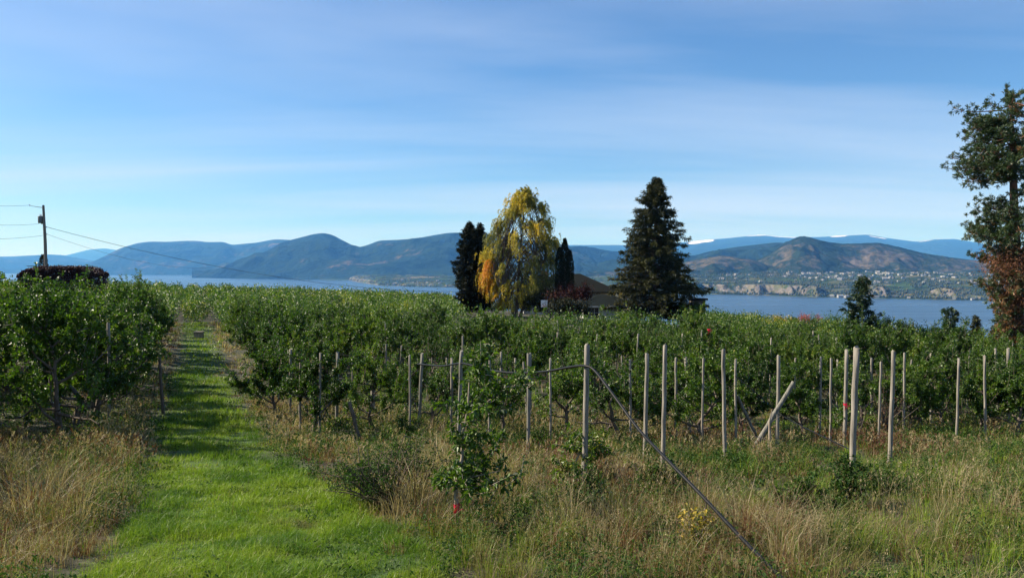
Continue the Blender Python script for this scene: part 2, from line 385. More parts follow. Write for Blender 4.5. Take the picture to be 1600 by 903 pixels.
ridge('hills', [(900, 418), (960, 411), (1000, 402), (1040, 404), (1085, 400), (1105, 394), (1150, 386), (1185, 382), (1210, 379), (1240, 380), (1300, 392), (1400, 410), (1500, 420)],
      8600, 5600, 2500, 900, 1500, 2, hm_mid, 70, 700, 8, 50)
def tG(PX, T, x, d, z):
    t = .09 * np.exp(-((PX - 1225) / 32) ** 2 - ((T + .42) / .28) ** 2) + .20 * np.exp(-((PX - 1275) / 20) ** 2 - ((T + .72) / .2) ** 2) + .16 * np.exp(-((PX - 1370) / 62) ** 2 - ((T + .45) / .24) ** 2) + .10 * np.exp(-((PX - 1540) / 30) ** 2)
    t = t - .22 * np.exp(-((PX - 1296) / 16) ** 2) - .22 * sstep(-.12, -.03, T) - .12 * np.exp(-((PX - 1448) / 40) ** 2 - ((T + .4) / .4) ** 2)
    return t
ridge('hills', [(1050, 424), (1100, 420), (1150, 414), (1185, 406), (1205, 395), (1220, 384), (1235, 375), (1252, 368.5), (1268, 371.5), (1290, 378), (1315, 381), (1340, 380.5), (1370, 379), (1400, 385), (1440, 395), (1470, 400), (1520, 407), (1600, 418), (1750, 405), (2100, 400)],
      5900, 4650, 1500, 1050, 2100, 1.6, hm_near, 46, 420, 11, 60, tG, jag=5)
ridge('hills', [(990, 426), (1050, 414), (1100, 404), (1125, 399), (1150, 402), (1190, 408), (1230, 420), (1290, 427)], 5700, 4500, 900, 960, 1290, 2, hm_near, 36, 380, 12, 40)

# benches along the far shore, with bluffs
def shore(px): return 120 * F / (np.interp(px, [500, 545, 560, 590, 640, 700, 800, 900, 1000, 1100, 1200, 1300, 1400, 1540, 2200], [437.5, 438, 441, 446, 448, 449, 452, 456, 459, 459.5, 462, 465, 467, 470, 476]) - HY)
def bench_z(px, s):      # s = metres behind the shoreline
    d = shore(px) + s; x = (px - 800) / F * d
    east = sstep(930, 1010, px)
    cl = east * (sstep(1060, 1100, px) * sstep(1295, 1265, px) + .8 * np.exp(-((px - 1375) / 14) ** 2) + .7 * np.exp(-((px - 1475) / 26) ** 2) + .25) + (1 - east) * (.25 + .6 * np.exp(-((px - 665) / 35) ** 2))
    cl = np.clip(cl, 0, 1)
    wob = (fbm(x / 45, px * 0, 21, 4) - .5) * 130 + (fbm(x / 16, d / 30, 22, 2) - .5) * 24
    hgt = 44 * east + 26 * (1 - east)
    z = -122 + 5 * sstep(0, 25, s)
    z = z + hgt * (sstep(40 + wob * .3, 95 + wob, s) * cl + sstep(60, 420, s) * (1 - cl))
    z = z + 48 * sstep(150, 1500, s) * (.6 + .4 * east) + (fbm(x / 160, d / 160, 23, 4) - .5) * 26 * sstep(100, 400, s)
    return x, d, z
px = np.arange(500, 2200, 1.6); sr = np.concatenate([np.linspace(-60, 200, 56), np.linspace(200, 2300, 60)[1:]])
S_, PX_ = np.meshgrid(sr, px, indexing='ij')
bx, bd, bz = bench_z(PX_, S_); bz = np.where(S_ < 0, -124, bz)
mb = MB(); nx = len(px); i = (np.arange(len(sr) - 1)[:, None] * nx + np.arange(nx - 1)[None]).ravel()
mb.add(np.stack([bx, bd, bz], -1), np.stack([i, i + 1, i + 1 + nx, i + nx], -1), .5, 0, True)
m, nt, p, o = mat('bench_land'); v = objco(nt)
geo = nd(nt, "ShaderNodeNewGeometry"); sp = nd(nt, "ShaderNodeSeparateXYZ", {0: geo.outputs['True Normal']})
n1 = noise(nt, 1 / 110, 6, v, .6, .4); n2 = noise(nt, 1 / 14, 5, v, .7)
vor = nd(nt, "ShaderNodeTexVoronoi", {'Vector': v, 'Scale': 1 / 150})
fld = ramp(nt, vor.outputs['Color'], [(.2, (.040, .060, .026)), (.45, (.085, .090, .040)), (.6, (.045, .075, .025)), (.8, (.13, .12, .07))], 'CONSTANT')
wd = ramp(nt, n1, [(.46, (0, 0, 0)), (.54, (1, 1, 1))])
veg = nd(nt, "ShaderNodeMix", {'Factor': wd, 'A': fld, 'B': (.020, .032, .018, 1)}, data_type='RGBA')
cl0 = ramp(nt, sp.outputs[2], [(.74, (1, 1, 1)), (.90, (0, 0, 0))]); cln = ramp(nt, noise(nt, 1 / 55, 5, v, .65), [(.42, (0, 0, 0)), (.54, (1, 1, 1))])
cl = nd(nt, 'ShaderNodeMath', {0: cl0, 1: cln}, operation='MULTIPLY').outputs[0]
cc = ramp(nt, n2, [(.35, (.08, .07, .06)), (.6, (.18, .16, .135))])
fin = nd(nt, "ShaderNodeMix", {'Factor': cl, 'A': veg.outputs['Result'], 'B': cc}, data_type='RGBA')
nt.links.new(fin.outputs['Result'], p.inputs['Base Color']); p.inputs['Roughness'].default_value = 1; p.inputs['Specular IOR Level'].default_value = 0
tag(mb.build('far_shore', m), kind='structure')

# wooded patches on the far shore, one mass
rg = rng_(5); n = 11000
pxs = np.concatenate([rg.uniform(1040, 1700, 9000), rg.uniform(545, 960, 2000)])
ss = rg.uniform(5, 38, n) ** 2
x, d, z = bench_z(pxs, ss); k = (fbm(x / 90, d / 90, 41, 3) > .47) | (ss < 60); x, d, z = x[k], d[k], z[k]; n = len(x)
h = rg.uniform(6, 15, n); w = h * rg.uniform(.35, .6, n)
a = np.arange(5) / 5 * 6.283
ring = np.stack([x[:, None] + np.cos(a) * w[:, None] * .55, d[:, None] + np.sin(a) * w[:, None] * .55, np.repeat((z + h * .35)[:, None], 5, 1)], -1)
top = np.stack([x, d, z + h], -1)[:, None]; bot = np.stack([x, d, z - 2], -1)[:, None]
V = np.concatenate([ring, top, bot], 1).reshape(-1, 3); i = np.arange(n)[:, None] * 7
Fc = np.concatenate([i + np.array([q, (q + 1) % 5, 5]) for q in range(5)] + [i + np.array([(q + 1) % 5, q, 6]) for q in range(5)])
mb = MB(); mb.add(V, Fc, np.repeat(rg.random(n), 7), 0, True)
tag(mb.build('distant_trees', leaf_mat('distant_tree_leaf', [(0, (.014, .026, .012)), (.8, (.035, .055, .022)), (1, (.10, .08, .03))], rough=.9, trans=0, objvar=0)),
    'scattered dark green trees covering the benches across the lake', 'woodland', kind='stuff')

# ---------------------------------------------------------------- town across the lake
def town_house(w, l, h, rh):
    e = MB(); add_box(e, (-w / 2, -l / 2, -4), (w / 2, l / 2, h), .5, 0)
    o_ = .6; V = [(-w / 2 - o_, -l / 2 - o_, h), (w / 2 + o_, -l / 2 - o_, h), (w / 2 + o_, l / 2 + o_, h), (-w / 2 - o_, l / 2 + o_, h), (-w / 2 - o_, 0, h + rh), (w / 2 + o_, 0, h + rh)]
    e.add([V[0], V[1], V[5], V[4]], [(0, 1, 2, 3)], .5, 1); e.add([V[2], V[3], V[4], V[5]], [(0, 1, 2, 3)], .5, 1)
    e.add([V[0], V[4], V[3]], [(0, 1, 2)], .5, 0); e.add([V[1], V[2], V[5]], [(0, 1, 2)], .5, 0)
    return e
vars_ = []
for w, l, h, rh, wm_, rm_ in [(15, 10, 5, 2.4, M['town_white'], M['town_roof']), (20, 12, 6, 2.6, M['town_white'], M['town_white']), (26, 12, 7, 2, M['town_white'], M['town_roof'])]:
    vars_.append(town_house(w, l, h, rh).mesh('town_house', [wm_, rm_]))
rg = rng_(12); kind_lab = [('small pale house with a dark roof in the town across the lake', 'pale dark-roofed houses across the lake'), ('all white house with a white roof in the town across the lake', 'all white houses across the lake'), ('long white building with a dark roof across the lake', 'long pale buildings across the lake')]
spots = []
for c, w_, n, s0, s1 in [(1150, 40, 12, 300, 1100), (1240, 40, 24, 700, 1500), (1300, 45, 40, 600, 1500), (1375, 45, 40, 500, 1500), (1450, 45, 36, 500, 1500), (1530, 35, 20, 300, 1300)]:
    for _ in range(n): spots.append((rg.normal(c, w_ * .6), rg.uniform(s0, s1)))
for q in range(15): spots.append((rg.uniform(1285, 1560), rg.uniform(10, 38)))
for q in range(9): spots.append((rg.uniform(590, 712), rg.uniform(40, 500)))
for px_, s_ in spots:
    x, d, z = bench_z(np.array([px_]), np.array([s_])); v = int(rg.integers(0, 3))
    o = bpy.data.objects.new('town_house', vars_[v]); COL.objects.link(o)
    o.location = (float(x[0]), float(d[0]), float(z[0])); o.rotation_euler = (0, 0, rg.uniform(0, 3.14)); s_ = rg.uniform(.7, 1.15); o.scale = (s_, s_, s_)
    far = px_ < 900
    lab, grp = kind_lab[v]
    if far: lab = lab.replace('in the town across', 'on the low point left of the dark cypress across'); lab = lab.replace('roof across', 'roof on the low point left of the dark cypress across'); grp += ', left point'; lab = lab.replace('on the low point left of the dark cypress across the lake', 'on the low point beyond the dark cypress')
    tag(o, lab, 'house', grp)

# ---------------------------------------------------------------- tree makers
def rand_dirs(rg, n):
    v = rg.normal(size=(n, 3)); return norm(v)
def limb(rg, p0, dir_, L, n=6, wob=.12, lift=.0):
    P_ = [np.array(p0, float)]; d = norm(np.array(dir_, float))
    for i in range(n):
        d = norm(d + rg.normal(size=3) * wob + np.array([0, 0, lift])); P_.append(P_[-1] + d * L / n)
    return np.array(P_)
def along(P_, t):
    s = t * (len(P_) - 1); i = min(int(s), len(P_) - 2); f = s - i
    return P_[i] * (1 - f) + P_[i + 1] * f, norm(P_[i + 1] - P_[i])

def apple(seed, H=2.8, Rr=1.4, leafn=7000, dens=1.0, trunkh=.65, nlimb=11, leaf=.085, bare=0.0):
    rg = rng_(seed); wood = MB(); cr = MB()
    tr = limb(rg, (0, 0, -.15), (rg.normal() * .12, rg.normal() * .12, 1), trunkh + .15, 5, .10)
    add_tube(wood, tr, np.linspace(.075, .058, len(tr)) * (H / 2.8), 8)
    lead = limb(rg, tr[-1], (rg.normal() * .2, rg.normal() * .2, 1), H - trunkh - .35, 8, .16, .05)
    add_tube(wood, lead, np.linspace(.05, .008, len(lead)), 6)
    sh = []      # shoots: start, dir, length
    for k in range(nlimb):
        t = (k / nlimb) ** 1.1 * .85; p0, _ = along(lead, t)
        if k < 4: p0 = tr[-1] + np.array([0, 0, -.08 * k])
        a = k * 2.4 + rg.normal() * .3; up = .25 + .5 * t + rg.uniform(-.1, .3)
        L = Rr * (1.12 - .62 * t) * rg.uniform(.75, 1.15)
        lb = limb(rg, p0, (math.cos(a), math.sin(a), up), L, 7, .20, .06)
        add_tube(wood, lb, np.linspace(.036 * (1 - .4 * t), .007, len(lb)), 5)
        for j in range(int(9 * (L / Rr) + 2)):
            tt = rg.uniform(.22, 1.0); q0, qd = along(lb, tt)
            dr = norm(qd * .5 + rand_dirs(rg, 1)[0] * .8 + np.array([0, 0, .45]))
            Ls = rg.uniform(.25, .62)
            if rg.random() < .24: dr = norm(dr * .3 + np.array([0, 0, 1.0])); Ls = rg.uniform(.6, 1.25)
            sb = limb(rg, q0, dr, Ls, 3, .15, .05)
            add_tube(wood, sb, np.linspace(.009, .004, len(sb)), 3)
            if rg.random() < bare: continue
            for m_ in range(3): sh.append((sb[m_], sb[m_ + 1]))
            for m_ in range(2):
                q1, q2 = along(sb, rg.uniform(.1, .9)); e = q1 + norm(q2 * .4 + rand_dirs(rg, 1)[0]) * rg.uniform(.1, .28); sh.append((q1, e))
    for m_ in range(4, len(lead) - 1): sh += [(lead[m_], lead[m_ + 1])] * 3
    A0 = np.array([a for a, b in sh]); B0 = np.array([b for a, b in sh])
    keep = (A0[:, 2] > .78) | (rg.random(len(A0)) < .12); A0 = A0[keep]; B0 = B0[keep]
    n = int(leafn * dens); i = rg.integers(0, len(A0), n); t = rg.random(n)[:, None]
    pos = A0[i] * (1 - t) + B0[i] * t
    d = norm(norm(B0[i] - A0[i]) * .5 + rand_dirs(rg, n) + np.array([0, 0, .12])); pos = pos + d * .02
    nrm = norm(rand_dirs(rg, n) * .95 + np.array([0, 0, 1.0]))
    tint = np.clip(.45 + (vnoise(pos[:, 0] * 3 + seed, pos[:, 1] * 3 + pos[:, 2] * 3, 7) - .5) * .5 + rg.normal(size=n) * .14 + (rg.random(n) < .012) * .6, 0, 1)
    add_leaves(cr, pos, d, nrm, leaf * rg.uniform(.7, 1.25, n), leaf * .56 * rg.uniform(.8, 1.2, n), tint, fold=.15, droop=.15)
    return wood, cr
NV = 6
apple_w, apple_c = [], []
for k in range(NV):
    w, c = apple(100 + k, H=2.45 + .25 * (k % 3), Rr=1.25 + .12 * (k % 3), leafn=9500, bare=.14, nlimb=10 + k % 3)
    apple_w.append(w.mesh('trunk', [M['bark']])); apple_c.append(c.mesh('crown', [M['apple_leaf']]))
sparse_w, sparse_c = [], []
for k in range(4):
    w, c = apple(200 + k, H=1.9 + .15 * k, Rr=1.0, leafn=3300, nlimb=8, bare=.45, trunkh=.75)
    sparse_w.append(w.mesh('trunk', [M['bark']])); sparse_c.append(c.mesh('crown', [M['apple_leaf']]))

THIN = [(1300, 560, 1300, 20.2, .030), (1150, 562, 1152, 19.0, .030), (1378, 566, 1376, 21, .030), (1500, 560, 1498, 22.5, .034), (1540, 556, 1544, 23.5, .036), (985, 562, 986, 19, .030), (1100, 560, 1098, 18.8, .028), (640, 556, 640, 20.5, .030), (765, 560, 764, 19, .030), (500, 552, 497, 19.8, .030), (860, 560, 861, 19.5, .028), (1057, 560, 1057, 21, .034), (1072, 559, 1080, 21.5, .042), (1284, 558, 1283, 23, .036), (1363, 560, 1365, 30, .045), (1415, 552, 1415, 24, .036), (1456, 552, 1458, 27, .045), (1426, 562, 1422, 31, .03),
          (1557, 545, 1563, 33, .05), (1577, 545, 1580, 28, .05), (1488, 556, 1488, 40, .04), (1511, 557, 1511, 40, .04), (1446, 575, 1440, 34, .035),
          (783, 551, 783, 24, .036), (805, 560, 805, 28, .035), (818, 566, 824, 26, .035), (698, 560, 698, 26, .035), (706, 560, 704, 21, .036), (829, 552, 829, 25, .034),
          (675, 548, 675, 33, .035), (723, 525, 722, 34, .04), (603, 538, 603, 36, .04), (612, 520, 612, 42, .04), (627, 540, 623, 36, .03), (550, 548, 550, 32, .03), (584, 590, 578, 24, .07),
          (434, 534, 434, 27, .045), (453, 546, 452, 24, .04), (469, 560, 467, 20.5, .035), (169, 505, 168, 22, .045), (80, 480, 80, 28, .04), (590, 520, 588, 44, .04),
          (1244, 560, 1244, 30, .035), (1310, 562, 1310, 30, .035), (1395, 575, 1392, 34, .035), (1165, 560, 1165, 30, .035), (945, 565, 945, 30, .035), (972, 556, 972, 34, .035), (875, 560, 873, 30, .03), (890, 572, 890, 36, .03), (757, 545, 757, 36, .03)]
UN = np.array([.9285, .3714]); VN = np.array([-.3714, .9285])
rows = [(.25, 'end', 0)] + [(-2.75 - 2.9 * k, 'left', k) for k in range(14)] + [(3.3 + 2.85 * k, 'right', k) for k in range(48)]
rg = rng_(3); pts = []
ORD = ['first', 'second', 'third', 'fourth', 'fifth', 'sixth', 'seventh', 'eighth', 'ninth', 'tenth', 'eleventh', 'twelfth', 'thirteenth', 'fourteenth', 'fifteenth', 'sixteenth', 'seventeenth', 'eighteenth', 'nineteenth', 'twentieth']
for u, side, k in rows:
    ii = 0
    for v in np.arange(-20, 230, 2.15):
        uu = u + rg.normal() * .13; vv = v + rg.normal() * .22 + k * .7
        x, y = UN * uu + VN * vv
        y0 = 17.2 + .26 * max(0, x) + (rg.random() * 1.2)
        if side == 'end': y0 = 66
        if side == 'left': y0 = 18.2 - .35 * max(0, k - 1)
        off = side == 'left' and 5 < y < y0 and -(.64 * y + 5.0) < x < -(.64 * y + 1.7)
        E = 166 - 76 * sstep(18, 42, x)
        if (y < y0 or y > E or abs(x) > .67 * y + 2.2) and not off: continue
        if side == 'right' and y < 24.2 and 800 + x / y * F > 455: continue
        if y > 62 and -.075 * y < x < .25 * y: continue
        if rg.random() < .10: continue
        pts.append((x, y, side, k, ii)); ii += 1
pts.sort(key=lambda q: q[1])
near, farp = pts[:275], pts[275:]
ledge = {}
for n_, (x, y, side, k, ii) in enumerate(near):
    sp_ = side == 'right' and y < 30 and -.16 * y < x < .14 * y
    blk = False
    if side == 'right':
        tpx = 800 + x / y * F
        for a_ in THIN + [(1131, 0, 0, 15.9), (1218, 0, 0, 18.4), (659, 0, 0, 21), (527, 0, 0, 21.5), (1324, 0, 0, 19.5)]:
            if 18.5 < a_[3] <= 36 and y < a_[3] + .3 and abs(tpx - a_[0]) < .75 / y * F: blk = True
    if blk and tpx < 960:
        if rg.random() < .4: continue
        sp_ = True
    if sp_ and rg.random() < .28: continue
    sc = rg.uniform(.80, 1.08) + .1 * (rg.random() < .15)
    if blk and not sp_: sc *= .84
    if y > 45 and -.08 * y < x < .22 * y: sc *= .84
    if side == 'left': sc *= 1.23 if y < 45 else 1.05
    if sp_: W, Cc = sparse_w[n_ % 4], sparse_c[n_ % 4]
    else: j = int(rg.integers(0, NV)); W, Cc = apple_w[j], apple_c[j]
    e = empty('apple_tree', (x, y, g1(x, y)), rg.uniform(0, 6.28)); e.scale = (sc, sc, sc * rg.uniform(.84, 1.16))
    for nm, me in (('trunk', W), ('crown', Cc)):
        o = bpy.data.objects.new(nm, me); COL.objects.link(o); o.parent = e
    rw = ORD[k] if k < 20 else 'far'
    if side == 'left' and x < -(.64 * y + 1.6) and y < 19:
        tag(e, 'leafy apple tree just beyond the left edge of the view', 'apple tree', 'apple trees left of the view'); continue
    if side == 'end':
        tag(e, 'leafy green apple tree closing off the far end of the grass path', 'apple tree', 'apple trees at the end of the path'); continue
    if k < 20 and ii < 4:
        tag(e, f"{'sparse' if sp_ else 'leafy'} apple tree, {ORD[ii]} from the front, {rw} row {side} of grass path", 'apple tree', f'apple trees in the {rw} row {side} of the grass path')
    elif k < 20:
        tag(e, f"leafy apple tree further back in the {rw} row {side} of the grass path", 'apple tree', f'apple trees further back in the {rw} row {side} of the path')
    else:
        tag(e, 'leafy green apple tree in the rows at the far right of the orchard', 'apple tree', 'apple trees at the far right of the orchard')
HERO = [(490, 20.2, 'f', .84, 'leafy apple tree with a thick dark trunk, first right of the grass path'), (432, 23.5, 'f', .84, 'apple tree leaning over the right edge of the grass path'),
    (583, 21.8, 'f', .74, 'small leafy apple tree behind the short leaning stake'), (668, 21.6, 's', .85, 'nearly bare apple tree right of the leftmost hose post'), (786, 20.2, 's', 1.0, 'sparse apple tree below the sagging hose'),
    (884, 21.3, 's', .95, 'sparse apple tree just left of the thick hose post'), (972, 19.8, 's', .95, 'sparse leafy apple tree just right of the thick hose post'), (1008, 21.0, 'f', .70, 'small round apple tree behind the two close thick posts'),
    (1098, 20.0, 'f', .84, 'full leafy apple tree left of the brownish post'), (1160, 22.3, 'f', .82, 'leafy apple tree between the brownish post and the crossed poles'), (1262, 23.0, 'f', .80, 'leafy apple tree right of the crossed poles'),
    (1345, 24.5, 's', 1.05, 'sparse apple tree behind the thickest right-hand post'), (1440, 25.0, 'f', .86, 'leafy apple tree right of the two right-hand thick posts'), (1535, 25.5, 'f', .88, 'broad low apple tree near the right edge, in front of its neighbours'),
    (742, 24.0, 'f', .72, 'low leafy apple tree seen past the pink-ribboned sapling'), (915, 25.0, 'f', .76, 'low apple tree directly behind the thick hose post'), (628, 25.5, 'f', .78, 'low apple tree left of the leftmost hose post')]
for q_, (px_, y, kd, sc, lab) in enumerate(HERO):
    x = (px_ - 800) / F * y; j = (q_ * 5 + 1) % NV
    e = empty('apple_tree', (x, y, g1(x, y)), q_ * 1.7); e.scale = (sc * 1.05, sc * 1.05, sc); tag(e, lab, 'apple tree', 'front apple trees among the thick posts')
    for nm, me in (('trunk', sparse_w[q_ % 4] if kd == 's' else apple_w[j]), ('crown', sparse_c[q_ % 4] if kd == 's' else apple_c[j])):
        o = bpy.data.objects.new(nm, me); COL.objects.link(o); o.parent = e
# the rest of the orchard as one mass
fx = np.array([q[0] for q in farp]); fy = np.array([q[1] for q in farp]); fz = ground(fx, fy)
mb = MB(); rg = rng_(8)
for lo, hi, nl, sz in ((0, 85, 620, .17), (85, 120, 360, .24), (120, 400, 220, .32)):
    sel = (fy >= lo) & (fy < hi); X0, Y0, Z0 = fx[sel], fy[sel], fz[sel]; nt_ = len(X0)
    if nt_ == 0: continue
    # crown points on a lumpy shell, mostly its upper part
    d = norm(rg.normal(size=(nt_, nl, 3)) + np.array([0, -.15, .35])); rr = rg.uniform(.55, 1.0, (nt_, nl, 1)) ** .6
    lump = .62 + .75 * vnoise(np.arctan2(d[..., 1], d[..., 0]) * 2.2 + X0[:, None] * 3.7, d[..., 2] * 3 + Y0[:, None] * 1.3, 4)
    sc = rg.uniform(.78, 1.12, (nt_, 1, 1)) + .15 * (rg.random((nt_, 1, 1)) < .12)
    pos = d * rr * lump[..., None] * np.array([1.35, 1.35, 1.15]) * sc; pos[..., 2] += 1.65 * sc[..., 0]
    shoot = rg.random((nt_, nl)) < .07; pos[..., 2] += shoot * rg.random((nt_, nl)) * .6
    pos[..., 2] = np.maximum(pos[..., 2], .35)
    pos += np.stack([X0, Y0, Z0], -1)[:, None]
    pos = pos.reshape(-1, 3); n = len(pos)
    ax = norm(rand_dirs(rg, n) + d.reshape(-1, 3) * .4); nn = norm(rand_dirs(rg, n) * 1.3 + np.array([0, 0, 1]))
    tint = np.clip(np.repeat(.46 + rg.normal(size=nt_) * .17, nl) + rg.normal(size=n) * .18 + (vnoise(pos[:, 0] * 1.6, pos[:, 1] * 1.6 + pos[:, 2] * 2, 3) - .5) * .6, 0, .99)
    add_leaves(mb, pos, ax, nn, sz * rg.uniform(.7, 1.2, n), sz * .6, tint, fold=.15)
tag(mb.build('distant_orchard', M['apple_leaf']), 'continuous green canopy of orchard trees stretching back to the lake edge', 'orchard', kind='stuff')

# ---------------------------------------------------------------- posts
def post(name, px_t, py_t, px_b, d, r=.046, m=M['post'], label=None, group=None, thing=True, hgt=None):
    top = np.array(P(px_t, py_t, d)); bx_ = (px_b - 800) / F * d; gz = g1(bx_, d)
    bot = np.array([bx_, d, gz - .25]); rg = rng_(int(px_t * 7 + d))
    n = 9; t = np.linspace(0, 1, n)[:, None]; Pp = bot * (1 - t) + top * t + rg.normal(size=(n, 3)) * r * .10
    rr = r * np.linspace(1.06, .94, n)
    Pp = np.concatenate([Pp, [top + (top - bot) / np.linalg.norm(top - bot) * r * .16]]); rr = np.append(rr, r * .78)
    Pp = Pp - bot
    mb = MB(); add_tube(mb, Pp, rr, 12, cap=True)
    o = mb.build(name, m, loc=bot); tag(o, label, 'post', group); return o
G1 = 'thick wooden trellis posts at the front of the orchard'
post('wooden_post', 918, 540, 912, 12.2, .043, label='thick grey wooden post holding up the black hose, nearest of the front posts', group=G1)
post('wooden_post', 1039.5, 540, 1036.5, 14.0, .039, label='thick wooden post just left of the long descending hose middle, right of the hose post', group=G1)
post('wooden_post', 1340, 544, 1333, 11.6, .044, label='thickest pale post on the right, standing in low green weeds', group=G1)
post('wooden_post', 1398, 549, 1393, 15.8, .041, label='pale post standing just right of the thickest right-hand post', group=G1)
post('wooden_post', 1131, 547, 1135, 15.9, .040, label='brownish post midway between the hose post and the leaning pole', group=G1)
post('wooden_post', 1218, 556, 1216, 18.4, .042, label='upright post crossed by a leaning pole', group=G1)
post('wooden_post', 826, 553, 826, 18.0, .042, M['post_grey'], 'upright post under the sagging middle of the black hose', G1)
post('wooden_post', 659, 553, 653, 21.0, .042, M['post_grey'], 'grey post where the black hose ends on the left', G1)
post('wooden_post', 721, 549, 715, 17.0, .042, M['post_grey'], 'grey post behind the young sapling carrying the hose', G1)
post('wooden_post', 527, 551, 524, 21.5, .046, M['post_grey'], 'lone grey post beside the leafy front tree right of the path', G1)
post('wooden_post', 1012, 553, 1008, 16.9, .044, M['post'], 'thinner post close left of the thick post right of the hose', G1)
post('wooden_post', 1324, 547, 1322, 19.5, .044, M['post'], 'post with a pink ribbon behind the thickest right-hand post', G1)
G2 = 'thin posts further back among the apple trees'
def post2(px_t, py_t, px_b, d, r=.035, m=M['post']):
    return post('wooden_post', px_t, py_t, px_b, d, r, m, 'thin pale post standing further back among the apple trees', G2)
for a in THIN: post2(*a)
rg = rng_(31)
for k in range(26):
    d = rg.uniform(32, 52); px_ = rg.uniform(560, 1590); x_ = (px_ - 800) / F * d
    zt = g1(x_, d) + 2.45 + rg.uniform(-.1, .25); py_ = HY - zt / d * F
    post2(px_, py_, px_ + rg.normal() * 4, d, .035)
def stick(name, a, b, r0, r1, m, label, cat, group=None, wob=.0, n=8):
    a = np.array(a, float); b = np.array(b, float); rg = rng_(int(abs(a[0] * 91)) + 3)
    t = np.linspace(0, 1, n)[:, None]; Pp = a * (1 - t) + b * t + rg.normal(size=(n, 3)) * wob * np.sin(t * 3.14)
    mb = MB(); add_tube(mb, Pp - a, np.linspace(r0, r1, n), 9, cap=True)
    return tag(mb.build(name, m, loc=a), label, cat, group)
def onG(px, d, up=0): x = (px - 800) / F * d; return (x, d, g1(x, d) + up)
stick('leaning_pole', onG(1172, 18.0, -.05), P(1242, 597, 18.0), .055, .05, M['post_grey'], 'thick grey pole leaning right across the upright post', 'pole', 'leaning poles', .004)
stick('leaning_pole', onG(1192, 20.5, -.05), P(1152, 616, 20.2), .045, .04, M['post_grey'], 'slender pale pole leaning left behind the crossed post', 'pole', 'leaning poles', .004)
stick('leaning_pole', onG(562, 19.5, -.05), P(545, 628, 19.5), .05, .045, M['bark'], 'short dark stake leaning beside the front tree right of the path', 'pole', 'leaning poles', .008)
stick('leaning_pole', onG(253, 24.0, -.05), P(247, 550, 24), .05, .04, M['bark'], 'dark stake leaning at the left edge of the grass path', 'pole', 'leaning poles', .008)

# hose
def curve_tube(name, ctrl, r, m, label, cat, n=60, sides=8, group=None):
    c = np.array(ctrl, float); t = np.linspace(0, len(c) - 1, n); out_ = []
    cp = np.concatenate([[2 * c[0] - c[1]], c, [2 * c[-1] - c[-2]]])
    for q in t:
        i = min(int(q), len(c) - 2); f = q - i; p0, p1, p2, p3 = cp[i:i + 4]
        out_.append(.5 * ((2 * p1) + (-p0 + p2) * f + (2 * p0 - 5 * p1 + 4 * p2 - p3) * f ** 2 + (-p0 + 3 * p1 - 3 * p2 + p3) * f ** 3))
    mb = MB(); add_tube(mb, np.array(out_) - c[0], r, sides, cap=True)
    return tag(mb.build(name, m, loc=c[0]), label, cat, group)
hp = [P(652, 569, 20.9), P(690, 572, 18.9), P(722, 568, 16.9), P(760, 578, 15.6), P(805, 583, 14.5), P(850, 581, 13.4), P(890, 574, 12.6), P(914, 572, 12.12), P(930, 580, 11.9), P(960, 619, 11.2), P(1000, 673, 10.4), P(1050, 726, 9.45), P(1105, 783, 8.65), P(1160, 842, 7.85), P(1214, 896, 7.15), P(1262, 944, 6.6)]
curve_tube('irrigation_hose', hp, .020, M['hose'], 'black irrigation hose sagging between posts then running down to the grass', 'hose', 140)
curve_tube('irrigation_hose', [P(1150, 588, 18.6), P(1180, 612, 18.3), P(1217, 645, 18.2), P(1250, 664, 17), P(1290, 684, 15.6), P(1333, 704, 14.2)], .012, M['hose'], 'thin dark hose slanting down from the crossed post to the right', 'hose', 60)
curve_tube('irrigation_hose', [P(652, 578, 21.2), P(630, 598, 21.4), P(600, 612, 21.8), P(578, 600, 22.5)], .014, M['hose'], 'dark loose hose end curling left from the grey post into the trees', 'hose', 30)
stick('forked_stick', onG(1100, 8.65, -.05), P(1106, 778, 8.65), .010, .007, M['bark'], 'short dark stick propping up the sloping black hose', 'stick', None, .004)
for n_, (a, b, s_) in enumerate([((1310, 572, 30), (1620, 590, 30), .1), ((434, 545, 27), (700, 560, 26), .1), ((1131, 580, 24), (1420, 575, 24), .15), ((700, 585, 26), (1060, 580, 24), .2)]):
    A_, B_ = np.array(P(*a)), np.array(P(*b)); mid = (A_ + B_) / 2 - np.array([0, 0, s_])
    curve_tube('trellis_wire', [A_, (A_ + mid) / 2 - np.array([0, 0, s_ * .25]), mid, (B_ + mid) / 2 - np.array([0, 0, s_ * .25]), B_], .006, M['wire'],
               ['thin trellis wire crossing the trees at the far right', 'thin trellis wire behind the grey post right of the path', 'thin trellis wire behind the crossed post', 'thin trellis wire behind the sagging hose'][n_], 'wire', 30, 5, 'trellis wires')

